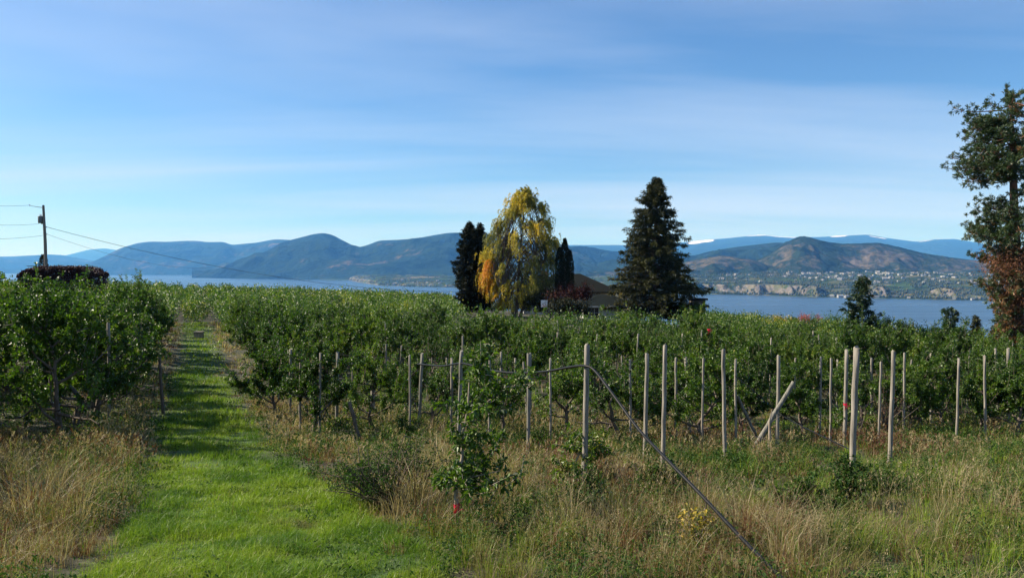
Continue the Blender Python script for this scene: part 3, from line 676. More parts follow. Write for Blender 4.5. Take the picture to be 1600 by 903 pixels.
# ---------------------------------------------------------------- saplings at the front
def sapling(name, trunk, r0, limbs, clumps, label, ribbon=None, seed=1, leafL=.085):
    base = np.array(trunk[0], float); rg = rng_(seed)
    e = empty(name, base); tag(e, label, 'young tree', 'young apple trees at the front of the orchard')
    w = MB(); T = np.array(trunk) - base; T[0, 2] -= .15
    add_tube(w, T, np.linspace(r0, .006, len(T)), 7)
    for l in limbs: add_tube(w, np.array(l) - base, np.linspace(.014, .004, len(l)), 5)
    c = MB()
    for (cp, rx, rz, n) in clumps:
        cp = np.array(cp) - base
        n = int(n * 1.5); ns_ = max(6, n // 16); st = cp + rg.normal(size=(ns_, 3)) * np.array([rx, rx, rz]) * .5
        sd = norm(rand_dirs(rg, ns_) + np.array([0, 0, .5])); ln = rg.uniform(.12, .3, ns_)
        for q in range(ns_): add_tube(w, [st[q], st[q] + sd[q] * ln[q]], [.005, .003], 3)
        i = rg.integers(0, ns_, n); t = rg.random(n)[:, None]; pos = st[i] + sd[i] * ln[i][:, None] * t
        ax = norm(sd[i] * .5 + rand_dirs(rg, n)); nn = norm(rand_dirs(rg, n) * .8 + np.array([0, 0, 1.]))
        add_leaves(c, pos, ax, nn, leafL * rg.uniform(.7, 1.25, n), leafL * .5, np.clip(rg.normal(.55, .2, n), 0, .97), fold=.15, droop=.2)
    w.build('trunk', M['pale_bark'], e); c.build('crown', M['apple_leaf'], e)
    return e
d0 = 9.6
sapling('apple_sapling', [onG(716, d0), P(712, 790, d0), P(712, 762, d0), P(722, 715, d0), P(722, 680, d0), P(731, 640, d0), P(733, 600, d0), P(742, 560, d0)], .032,
        [[P(716, 752, d0), P(745, 745, d0 - .1), P(782, 737, d0)], [P(712, 762, d0), P(690, 752, d0 + .1), P(676, 755, d0)], [P(723, 700, d0), P(750, 690, d0 + .2), P(765, 668, d0)], [P(730, 645, d0), P(760, 630, d0 + .2), P(790, 605, d0 + .2), P(830, 600, d0 + .2)]],
        [(P(750, 748, d0), .42, .16, 420), (P(695, 752, d0), .22, .12, 150), (P(722, 760, d0 - .15), .2, .12, 160), (P(735, 725, d0), .12, .15, 90), (P(722, 690, d0), .22, .2, 170), (P(760, 700, d0 + .3), .16, .12, 100), (P(735, 640, d0), .26, .16, 220), (P(768, 622, d0 + .2), .25, .22, 260), (P(745, 585, d0), .18, .18, 150), (P(748, 560, d0), .10, .22, 80), (P(820, 602, d0 + .2), .2, .1, 80)],
        'young apple sapling with a pink ribbon tied low on its thin trunk', seed=4)
d1 = 12.4
sapling('apple_sapling', [onG(903, d1), P(902, 760, d1), P(895, 735, d1), P(905, 712, d1), P(918, 700, d1), P(926, 690, d1)], .03,
        [[P(905, 712, d1), P(890, 700, d1), P(880, 690, d1)], [P(896, 740, d1), P(875, 745, d1), P(868, 738, d1)]],
        [(P(930, 700, d1), .3, .16, 330), (P(895, 693, d1), .22, .14, 150), (P(885, 742, d1), .26, .16, 300), (P(925, 748, d1), .24, .16, 160), (P(905, 785, d1), .3, .22, 320)],
        'stunted bushy apple sapling wrapped around the foot of the hose post', seed=5)
d2 = 21.0
sapling('apple_sapling', [onG(520, 20.8), P(521, 680, 20.8), P(522, 660, 20.8)], .025, [], [(P(523, 672, 20.8), .16, .30, 300)], 'small dark leafy sapling at the foot of the lone grey post', seed=6)
sapling('apple_sapling', [onG(1203, 17.6), P(1205, 690, 17.6), P(1204, 660, 17.6), P(1208, 640, 17.6)], .05, [[P(1205, 690, 17.6), P(1190, 685, 17.4), P(1170, 681, 17.3)], [P(1204, 662, 17.6), P(1222, 650, 17.6)]], [(P(1172, 684, 17.3), .1, .05, 30)], 'bare knotty stump of a young apple tree beside the crossed post', seed=7)
sapling('apple_sapling', [onG(1322, 20), P(1322, 650, 20), P(1324, 600, 20)], .03, [], [(P(1318, 652, 20), .35, .22, 420), (P(1335, 610, 20), .25, .35, 300)], 'low bushy apple sapling behind the thickest right-hand post', seed=8)
def ribbon(px, py, d, r, label, seed):
    c = np.array(P(px, py, d)); rg = rng_(seed); mb = MB()
    a = np.linspace(0, 6.283, 17); V = []
    for z_, s_ in ((-.022, 1.0), (.022, 1.06)): V.append(np.stack([np.cos(a) * r * s_, np.sin(a) * r * s_, np.full(17, z_) + .006 * np.sin(a * 3)], -1))
    V = np.concatenate(V); i = np.arange(16); mb.add(V, np.stack([i, i + 1, i + 18, i + 17], -1))
    for k, (dx, L) in enumerate(((-.03, .15), (.05, .10), (.02, .12), (.07, .05))):
        n = 6; t = np.linspace(0, 1, n); cx_ = dx * t * 1.4 + rg.normal() * .004; cz_ = -t * L + .02 * np.sin(t * 6 + k); cy_2 = -r - .012 * k - .01 * np.sin(t * 5)
        w_ = .016 * (1 - .2 * t); ang = t * 2.2 + k
        A_ = np.stack([cx_ - w_ * np.cos(ang * .5), cy_2 - w_ * np.sin(ang * .5), cz_], -1); B_ = np.stack([cx_ + w_ * np.cos(ang * .5), cy_2 + w_ * np.sin(ang * .5), cz_], -1)
        i = np.arange(n - 1); mb.add(np.concatenate([A_, B_]), np.stack([i, i + 1, i + 1 + n, i + n], -1))
    o = mb.build('flagging_ribbon', M['ribbon'], loc=c); so = o.modifiers.new('thick', 'SOLIDIFY'); so.thickness = .002
    return tag(o, label, 'ribbon', 'pink flagging ribbons')
ribbon(713, 792, d0 - .01, .034, 'bright pink ribbon tied round the trunk of the front sapling', 1)
ribbon(1323, 632, 19.45, .046, 'faded pink ribbon on the post behind the thickest right-hand post', 2)
ribbon(1108, 515, 27, .045, 'small red object hanging high in the apple trees right of centre', 3)  # ribbon mesh stands in for an unidentified small red patch

x_, y_ = (310 - 800) / F * 60.0, 60.0
e = empty('valve_box', (x_, y_, g1(x_, y_))); tag(e, 'small pale box standing at the far end of the grass path', 'box')
mb = MB(); add_box(mb, (-.28, -.25, -.05), (.28, .25, .42)); mb.build('body', M['pale_bark'], e)
mb = MB(); add_box(mb, (-.33, -.30, .422), (.33, .30, .50)); mb.build('lid', M['post'], e)
# ---------------------------------------------------------------- leafy weeds and brush
def bush(name, px, py, rx, rz, n, m, label, cat='bush', group=None, leaf=.07, seed=1, d=None, stems=10, flat=.0, dead=0, x=None):
    if d is None: x, d = gnd(px, py)
    elif x is None: x = (px - 800) / F * d
    rg = rng_(seed); e = empty(name, (x, d, g1(x, d))); tag(e, label, cat, group)
    w = MB(); c = MB(); sh = []
    for k in range(stems + dead):
        a = rg.uniform(0, 6.28); tilt = rg.uniform(.1, .8)
        b = np.array([math.cos(a) * tilt * rx, math.sin(a) * tilt * rx, rz]) * rg.uniform(.6, 1.05)
        lb = limb(rg, (math.cos(a) * .1 * rx, math.sin(a) * .1 * rx, -.03), b, np.linalg.norm(b), 5, .15)
        add_tube(w, lb, np.linspace(.012 * rz + .004, .003, len(lb)), 4)
        if k >= stems: continue
        for j in range(7):
            q0, qd = along(lb, rg.uniform(.15, 1)); q1 = q0 + norm(rand_dirs(rg, 1)[0] + qd * .5) * np.array([rx, rx, rz]) * rg.uniform(.2, .45); sh.append((q0, q1)); add_tube(w, [q0, q1], [.005, .003], 3)
    A0 = np.array([a for a, b in sh]); B0 = np.array([b for a, b in sh]); i = rg.integers(0, len(sh), n); t = rg.random(n)[:, None] ** .7
    pos = A0[i] * (1 - t) + B0[i] * t + rg.normal(size=(n, 3)) * .03 * max(1, rx); pos[:, 2] = np.maximum(pos[:, 2], .02)
    ax = norm(norm(B0[i] - A0[i]) * .5 + rand_dirs(rg, n)); nn = norm(rand_dirs(rg, n) * .8 + np.array([0, 0, 1.]))
    add_leaves(c, pos, ax, nn, leaf * rg.uniform(.6, 1.3, n), leaf * .45, np.clip(rg.normal(.5, .22, n), 0, 1), fold=.15, droop=.2)
    w.build('stems', M['bark'], e); c.build('foliage', m, e)
    return e
GW = 'leafy weeds in the rough grass'
bush('leafy_weed', 600, 795, 1.05, .9, 4600, M['weed'], 'tangled dark brush with bare stems beside the lawn, left of the sapling', 'weed', GW, .055, 11, stems=22, dead=40)
for k, (px_, py_, rx, rz, n, lab) in enumerate([
    (1030, 782, .42, .40, 700, 'broad green leafy weed just below the second thick post'),
    (1252, 812, .48, .38, 800, 'wide leafy weed left of the thickest right-hand post'),
    (1320, 795, .50, .42, 1000, 'dense leafy weed wrapped round the foot of the thickest right-hand post'),
    (905, 808, .38, .42, 600, 'bright leafy weed in front of the hose post foot'),
    (700, 715, .42, .32, 500, 'low dark leafy weed behind the pink-ribboned sapling'),
    (640, 690, .40, .35, 450, 'leafy weed in the green patch beside the left hose post'),
    (985, 652, .55, .5, 700, 'rounded leafy bush between the two middle thick posts'),
    (1075, 690, .45, .4, 500, 'small leafy weed beside the leaning thin post'),
    (1150, 735, .35, .3, 400, 'green weed at the foot of the brownish post'),
    (1090, 870, .22, .3, 160, 'yellowing leafy weed beneath the sloping black hose'),
    (505, 705, .25, .25, 200, 'little weed at the base of the front tree right of the path'),
    (1380, 780, .3, .3, 300, 'leafy weed right of the thickest right-hand post'),
    (840, 700, .35, .3, 300, 'leafy weed beside the post under the sagging hose'),
    (560, 770, .35, .35, 300, 'leafy green stems rising at the left end of the dark brush')]):
    bush('leafy_weed', px_, py_, rx * 1.25, rz * 1.5, n * 3, M['yellow_bush'] if 'yellowing' in lab else M['weed'], lab, 'weed', GW, .065, 40 + k)
bush('dead_bush', 1386, 660, .35, 1.5, 260, M['dead_leaf'], 'dark brown dried bush between the two right-hand thick posts', 'bush', None, .05, 71, d=24, stems=10, dead=26)
bush('dead_bush', 1024, 560, .5, 2.6, 700, M['dead_leaf'], 'small tree with dried brown leaves among the green ones behind the thick posts', 'bush', None, .08, 72, d=33, stems=10)

# ---------------------------------------------------------------- big trees
def conifer(name, px, ytop, d, R0, label, nb=230, m=M['conifer'], taper=.85, spray=26, seed=1, droop=.25, leaf=.5, base_h=.06, topw=.06, sparse=0., lean=0., cat='tree', width=.2, gaps=0, prof_=None):
    x = (px - 800) / F * d; gz = g1(x, d); H = (HY - ytop) / F * d - gz
    rg = rng_(seed); e = empty(name, (x, d, gz)); tag(e, label, cat)
    w = MB(); c = MB(); tz = np.linspace(-.3, H, 12)
    tp = np.stack([lean * np.maximum(tz / H, 0) ** 1.5 * H + rg.normal(size=12) * .03, rg.normal(size=12) * .03, tz], -1)
    add_tube(w, tp, np.linspace(H * .020, .02, 12), 9)
    A, B, U = [], [], []
    for k in range(nb):
        h = base_h + (1 - base_h) * (k + rg.random()) / nb; a = k * 2.39996 + rg.normal() * .3
        prof = (1 - h) ** taper + topw if prof_ is None else np.interp(h, *zip(*prof_))
        L = R0 * prof * rg.uniform(.62, 1.12) * (.55 + .75 * vnoise(np.array([math.cos(a) * 1.4 + h * 7 + seed]), np.array([math.sin(a) * 1.4 + h * 5]), 9)[0])
        if gaps and rg.random() < gaps: L *= .5
        z0 = h * H; up = .25 if h > .8 else -.05
        n = 6; t = np.linspace(0, 1, n); base = np.array([lean * h ** 1.5 * H, 0, 0])
        pth = np.stack([np.cos(a) * L * t, np.sin(a) * L * t, z0 + L * (up * t - droop * t ** 1.6 + .18 * np.maximum(0, t - .6))], -1) + base
        pth[:, :2] += rg.normal(size=(n, 2)) * L * .03
        add_tube(w, pth, np.linspace(.02 + .012 * L, .008, n), 4)
        ns_ = max(5, int(spray * L / R0 * 1.6 + 5)); tt = rg.uniform(.12, 1.05, ns_) ** .75
        tt = np.minimum(tt, 1); q = np.stack([np.interp(tt, t, pth[:, i]) for i in range(3)], -1)
        sd = np.array([math.cos(a), math.sin(a), -.1]); per = np.array([-math.sin(a), math.cos(a), 0])
        s_ = rg.choice([-1, 1], ns_)[:, None]
        ax = sd * .75 + per * s_ * rg.uniform(.2, .9, (ns_, 1)) + rg.normal(size=(ns_, 3)) * .22 + np.array([0, 0, -droop * .6])
        for rep in range(4):
            A.append(q + rg.normal(size=q.shape) * .12 * max(.5, leaf * 2)); B.append(ax + rg.normal(size=ax.shape) * .35)
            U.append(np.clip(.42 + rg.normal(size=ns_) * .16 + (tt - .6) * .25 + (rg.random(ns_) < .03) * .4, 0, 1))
    A = np.concatenate(A); B = np.concatenate(B); U = np.concatenate(U); n = len(A)
    add_leaves(c, A, B, norm(rand_dirs(rg, n) * .6 + np.array([0, 0, 1.])), leaf * rg.uniform(.6, 1.3, n), leaf * width * rg.uniform(.7, 1.3, n), U, fold=.1, droop=.15)
    w.build('trunk', M['bark'], e); c.build('crown', m, e); return e
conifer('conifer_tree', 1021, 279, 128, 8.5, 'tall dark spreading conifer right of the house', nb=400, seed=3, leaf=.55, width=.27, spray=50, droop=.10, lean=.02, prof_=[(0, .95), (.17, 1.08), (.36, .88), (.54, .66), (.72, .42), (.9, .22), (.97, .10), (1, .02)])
# columnar shapes
def column(name, px, ytop, d, R0, label, m, seed, n=9000, leaf=.4, prof=None, cat='tree', ragged=.25, ybot=0):
    x = (px - 800) / F * d; gz = g1(x, d); H = (HY - ytop) / F * d - gz; rg = rng_(seed)
    e = empty(name, (x, d, gz)); tag(e, label, cat); w = MB(); c = MB()
    tp = np.stack([rg.normal(size=8) * .04, rg.normal(size=8) * .04, np.linspace(-.3, H * .97, 8)], -1); add_tube(w, tp, np.linspace(H * .018, .02, 8), 8)
    h = rg.random(n) ** .9; a = rg.uniform(0, 6.283, n)
    pr = np.interp(h, *zip(*(prof or [(0, .8), (.15, 1), (.6, .9), (.85, .6), (1, .05)])))
    lump = 1 + ragged * 2 * (fbm(np.cos(a) * 1.6 + h * H * .5 + seed, np.sin(a) * 1.6 + h * H * .9, 5, 3) - .5)
    rr = R0 * pr * lump * rg.uniform(.55, 1.03, n) ** .5
    pos = np.stack([np.cos(a) * rr, np.sin(a) * rr, h * H], -1)
    ax = np.stack([np.cos(a) * .5, np.sin(a) * .5, np.full(n, .8)], -1) + rg.normal(size=(n, 3)) * .35
    nn = np.stack([np.cos(a), np.sin(a), np.full(n, .4)], -1) + rg.normal(size=(n, 3)) * .4
    for k in range(40):
        hh = rg.uniform(.08, .92); aa = rg.uniform(0, 6.28); L = R0 * np.interp(hh, *zip(*(prof or [(0, .8), (1, .1)]))) * .9
        add_tube(w, [(0, 0, hh * H), (math.cos(aa) * L * .6, math.sin(aa) * L * .6, hh * H + L * .5), (math.cos(aa) * L, math.sin(aa) * L, hh * H + L)], [.05, .03, .01], 4)
    add_leaves(c, pos, ax, norm(nn), leaf * rg.uniform(.6, 1.4, n), leaf * .38, np.clip(.4 + rg.normal(size=n) * .2 + (lump - 1) * .8, 0, 1), fold=.12)
    w.build('trunk', M['bark'], e); c.build('crown', m, e); return e
conifer('cypress_tree', 734, 349, 123, 2.7, 'dark ragged evergreen standing left of the yellow weeping tree', nb=330, m=M['cypress'], seed=14, leaf=.42, width=.3, spray=30, droop=-.2, prof_=[(0, 1), (.25, .95), (.55, .8), (.8, .5), (.93, .25), (1, .02)])
conifer('cypress_tree', 750, 350, 124, 1.9, 'narrower dark evergreen tip tucked against the yellow weeping tree', nb=200, m=M['cypress'], seed=15, leaf=.42, width=.3, spray=26, droop=-.2, prof_=[(0, 1), (.25, .95), (.6, .7), (.85, .5), (1, .04)])
cp = [(0, .85), (.3, 1), (.75, .95), (.92, .6), (1, .06)]
column('columnar_cypress', 882.5, 374, 118, .62, 'taller slim dark columnar cypress in front of the house roof', M['cypress'], 16, 6000, .26, cp, ragged=.12)
column('columnar_cypress', 874.5, 388, 118.5, .66, 'shorter slim dark columnar cypress touching the taller one', M['cypress'], 17, 6000, .26, cp, ragged=.12)
column('columnar_cypress', 890.5, 392, 118.2, .55, 'shortest slim dark columnar cypress at the right of the trio', M['cypress'], 18, 4500, .24, cp, ragged=.12)
column('small_cypress', 68, 399, 92, .55, 'small narrow dark shrub beside the utility pole', M['cypress'], 19, 2500, .2, cp, ragged=.2)

# weeping yellow tree
def weeping():
    d = 120.0; x = (812 - 800) / F * d; gz = g1(x, d); rg = rng_(61)
    e = empty('weeping_tree', (x, d, gz)); tag(e, 'tall weeping tree with drooping yellow and green autumn foliage', 'tree'); w = MB(); c = MB()
    H = (HY - 300) / F * d - gz
    s = F / d
    def L3(px, py, dy=0.): return np.array([(px - 812) / s, dy, (HY - py) / s - gz])
    trunks = [[L3(806, 505), L3(808, 460), L3(812, 400, .3), L3(818, 340, .2), L3(818, 305)], [L3(804, 505), L3(795, 455), L3(783, 405, -.5), L3(775, 345, -.4)], [L3(810, 505), L3(826, 450, .5), L3(838, 390, .6), L3(848, 330, .5)], [L3(822, 455, .5), L3(850, 410, 0), L3(870, 372, .3)],
              [L3(800, 480), L3(783, 455, -.8), L3(765, 410, -1)]]
    for tpts in trunks: add_tube(w, tpts, np.linspace(.26, .03, len(tpts)), 7)
    # envelope: centre px, half width by photo row
    rows_ = np.array([300, 312, 330, 345, 360, 380, 400, 420, 440, 460, 480, 492]); lf = np.array([812, 803, 792, 770, 764, 758, 752, 748, 752, 765, 772, 780]); rt = np.array([822, 836, 856, 862, 866, 874, 872, 864, 862, 860, 856, 850])
    SP = []
    cols_ = [(785, 440, 40, 28, .0), (762, 428, 20, 34, .60), (785, 468, 26, 26, .52), (838, 368, 26, 18, .60), (812, 322, 20, 24, .50), (868, 372, 14, 14, .45), (800, 385, 12, 20, .45), (776, 345, 12, 12, .45), (822, 402, 9, 16, .24), (846, 340, 10, 8, .3)]
    for q_ in range(250):
        y0 = 302 + 170 * rg.random() ** .9 if q_ > 16 else 298 + q_ * .9; a, b = np.interp(y0, rows_, lf), np.interp(y0, rows_, rt)
        f = rg.uniform(-1, 1); f = np.sign(f) * abs(f) ** .75; px = (a + b) / 2 + f * (b - a) / 2 * (.92 + .07 * rg.normal()); hw = (b - a) / 2 / s
        dy = rg.uniform(-1, 1) * math.sqrt(max(0, 1 - f * f)) * hw * .8
        c0 = L3(px, y0, dy); out_ = norm(np.array([c0[0], c0[1], 0]) + 1e-6)
        yc = sum(am * math.exp(-((px - cx_) / rx) ** 2 - ((y0 + 8 - cy_3) / ry) ** 2) for (cx_, cy_3, rx, ry, am) in cols_) + rg.normal() * .11
        tq = trunks[int(rg.integers(0, len(trunks)))]; q, _ = along(np.array(tq), np.clip((500 - y0) / 200 * rg.uniform(.6, .95), .05, .98))
        add_tube(w, [q, (q + c0) / 2 + np.array([0, 0, .5]), c0 + np.array([0, 0, .15])], [.07, .04, .015], 4)
        Lc = rg.uniform(.8, 2.8) * (1 if y0 > 335 else .45); rc = rg.uniform(.35, 1.0)
        for j_ in range(int(rg.integers(8, 17))):
            p0 = c0 + rg.normal(size=3) * np.array([rc, rc, .55]) * .6; Lh = Lc * rg.uniform(.5, 1.1)
            t = np.linspace(0, 1, 6)[:, None]; sag = p0 + out_ * .4 * np.sin(t * 1.6) + np.array([0, 0, -1]) * Lh * t ** 1.3 + np.array([0, 0, .3]) * np.sin(t * 3.14) + rg.normal(size=(6, 3)) * .04
            sag[:, 2] = np.maximum(sag[:, 2], 1.2)
            add_tube(w, sag, [.014, .012, .01, .008, .006, .005], 3); SP.append((sag, yc, Lh))
    A, U = [], []
    for sag, yc, Lh in SP:
        n = int(26 + 20 * Lh); t = rg.random(n) * 5; i = np.minimum(t.astype(int), 4); f = (t - i)[:, None]
        A.append(sag[i] * (1 - f) + sag[i + 1] * f + rg.normal(size=(n, 3)) * .055); U.append(np.clip(.27 + yc + rg.normal() * .10 + rg.normal(size=n) * .10, 0, 1 if sag[0, 0] < -2.6 else .84))
    A = np.concatenate(A); U = np.concatenate(U); n = len(A)
    ax = np.array([0, 0, -1.]) + rg.normal(size=(n, 3)) * .45; nn = rand_dirs(rg, n)
    add_leaves(c, A, ax, nn,   .17 * rg.uniform(.6, 1.3, n), .075, U, fold=.15)
    w.build('trunk', M['bark'], e); c.build('crown', M['willow'], e)
weeping()
def round_tree(name, px, ytop, d, rx, ry_, label, m, seed, n=5000, leaf=.2, trunkh=.5, cat='tree', group=None, lumpy=.35, low=0.0):
    x = (px - 800) / F * d; gz = g1(x, d); H = (HY - ytop) / F * d - gz; rg = rng_(seed)
    e = empty(name, (x, d, gz)); tag(e, label, cat, group); w = MB(); c = MB()
    tp = limb(rg, (0, 0, -.2), (rg.normal() * .1, 0, 1), H * .6, 6, .08); add_tube(w, tp, np.linspace(.03 * H, .02 * H, len(tp)) * .8, 7)
    nb = 16; sh = []
    for k in range(nb):
        q, _ = along(tp, rg.uniform(.3, 1)); a = k * 2.4; u = norm(np.array([math.cos(a), math.sin(a), rg.uniform(-.1, 1.1)]))
        end = np.array([0, 0, H * (1 + low) / 2]) + u * np.array([rx, rx, H * (1 - low) / 2]) * rg.uniform(.55, .95)
        mid = (q + end) / 2 + rg.normal(size=3) * .1; add_tube(w, [q, mid, end], [.02 * H * .6, .012 * H * .6, .004 * H], 5)
        for j in range(14): p2 = end + rand_dirs(rg, 1)[0] * rx * rg.uniform(.1, .42); sh.append((mid * .5 + end * .5, p2))
    A0 = np.array([a for a, b in sh]); B0 = np.array([b for a, b in sh]); i = rg.integers(0, len(sh), n); t = rg.random(n)[:, None] ** .6
    pos = A0[i] * (1 - t) + B0[i] * t + rg.normal(size=(n, 3)) * leaf * .8; pos[:, 2] = np.clip(pos[:, 2], .2, H * 1.02)
    add_leaves(c, pos, rand_dirs(rg, n), norm(rand_dirs(rg, n) * .8 + np.array([0, 0, 1.])), leaf * rg.uniform(.6, 1.3, n), leaf * .55, np.clip(rg.normal(.5, .2, n), 0, 1), fold=.15)
    w.build('trunk', M['bark'], e); c.build('crown', m, e); return e
round_tree('red_maple', 892, 436, 114, 3.6, 3, 'dark red leafed maple in front of the house', M['maple'], 21, 7000, .22)
round_tree('shade_tree', 862, 447, 116, 2.4, 3, 'dark green rounded tree under the weeping tree beside the red maple', M['cypress'], 22, 5000, .25)
round_tree('shade_tree', 901, 468, 111, 2.0, 3, 'low dark green bush in front of the red maple', M['cypress'], 27, 4000, .22)
round_tree('yellow_shrub', 963, 443, 134, 1.6, 3, 'yellow-green bush between house and tall conifer', M['yellow_bush'], 23, 2200, .2)
round_tree('broadleaf_tree', 1080, 470, 122, 2.6, 3, 'pale olive leafy tree at the right foot of the tall conifer', M['weed'], 24, 4000, .22)
round_tree('shade_tree', 838, 455, 119, 2.6, 3, 'dark leafy tree behind the basketball backboard', M['cypress'], 51, 5000, .25)
round_tree('shade_tree', 880, 462, 108, 2.8, 3, 'dark spreading bush below the red maple', M['cypress'], 52, 5500, .24)
for k, (px_, yt, rx_) in enumerate([(752, 474, 2.4), (778, 471, 2.6), (806, 468, 2.6), (1046, 476, 2.6), (1074, 474, 2.4), (1104, 480, 2.0), (728, 477, 2.2)]):
    round_tree('garden_shrub', px_, yt, 136, rx_, 3, 'dark garden shrub in the dense planting behind the weeping tree and tall conifer', M['cypress'] if k % 2 == 0 else M['young_pine'], 140 + k, 2600, .26, group='dark garden shrubs behind the big trees')
GB = 'trees and shrubs at the lakeward edge of the orchard'
round_tree('yellow_shrub', 1226, 484, 84, 1.5, 2, 'bright yellow shrub at the orchard edge below the far town', M['yellow_bush'], 31, 2600, .16, group=GB)
round_tree('red_shrub', 1265, 479, 92, 1.7, 2, 'pinkish red shrub standing out against the lake', M['red_bush'], 32, 2600, .15, group=GB)
round_tree('yellow_shrub', 1432, 507, 74, 1.1, 2, 'small orange-yellow shrub between the two young pines', M['yellow_bush'], 33, 1500, .15, group=GB)
round_tree('brown_shrub', 1382, 497, 70, 1.2, 2, 'brownish orange shrub beside the young pine', M['orange_bush'], 34, 1500, .15, group=GB)
round_tree('broadleaf_tree', 1290, 483, 82, 1.9, 2, 'green broadleaf tree left of the tallest young pine', M['apple_leaf'], 35, 4500, .15, group=GB)
round_tree('broadleaf_tree', 1170, 484, 88, 2.0, 2, 'green broadleaf tree at orchard edge right of the tall conifer', M['weed'], 36, 4500, .15, group=GB)
round_tree('broadleaf_tree', 1400, 482, 66, 1.8, 2, 'darker green round tree right of the tallest young pine', M['young_pine'], 37, 5500, .15, group=GB)
for k, (px_, yt, d, r) in enumerate([(1200, 487, 86, 2), (1245, 489, 80, 1.8), (1310, 487, 76, 2), (1368, 493, 72, 2), (1440, 503, 70, 2.2), (1465, 500, 66, 2.0), (1502, 506, 64, 2.2), (1547, 512, 60, 2.4), (1580, 530, 52, 2.2), (1130, 486, 92, 2), (1610, 520, 58, 2.5)]):
    round_tree('broadleaf_tree', px_, yt, d, r, 2, 'bushy green tree in the thicket along the lakeward edge of the orchard', M['weed'] if k % 2 else M['apple_leaf'], 80 + k, 3800, .15, group='bushy green trees in the lakeward thicket')
conifer('young_pine', 1348, 434, 68, 2.3, 'tallest young green pine rising against the lake', nb=90, m=M['young_pine'], seed=41, leaf=.34, width=.3, spray=26, taper=.7, topw=.1, droop=-.15)
conifer('young_pine', 1486, 483, 66, 1.4, 'bushy young pine left of the small pointed fir', nb=60, m=M['young_pine'], seed=42, leaf=.3, width=.3, spray=22, taper=.6, topw=.12, droop=-.2)
conifer('young_fir', 1526, 494, 62, 1.1, 'small pointed dark fir near the big pine', nb=70, m=M['conifer'], seed=43, leaf=.26, width=.3, spray=22, taper=.9, topw=.04, droop=.05)

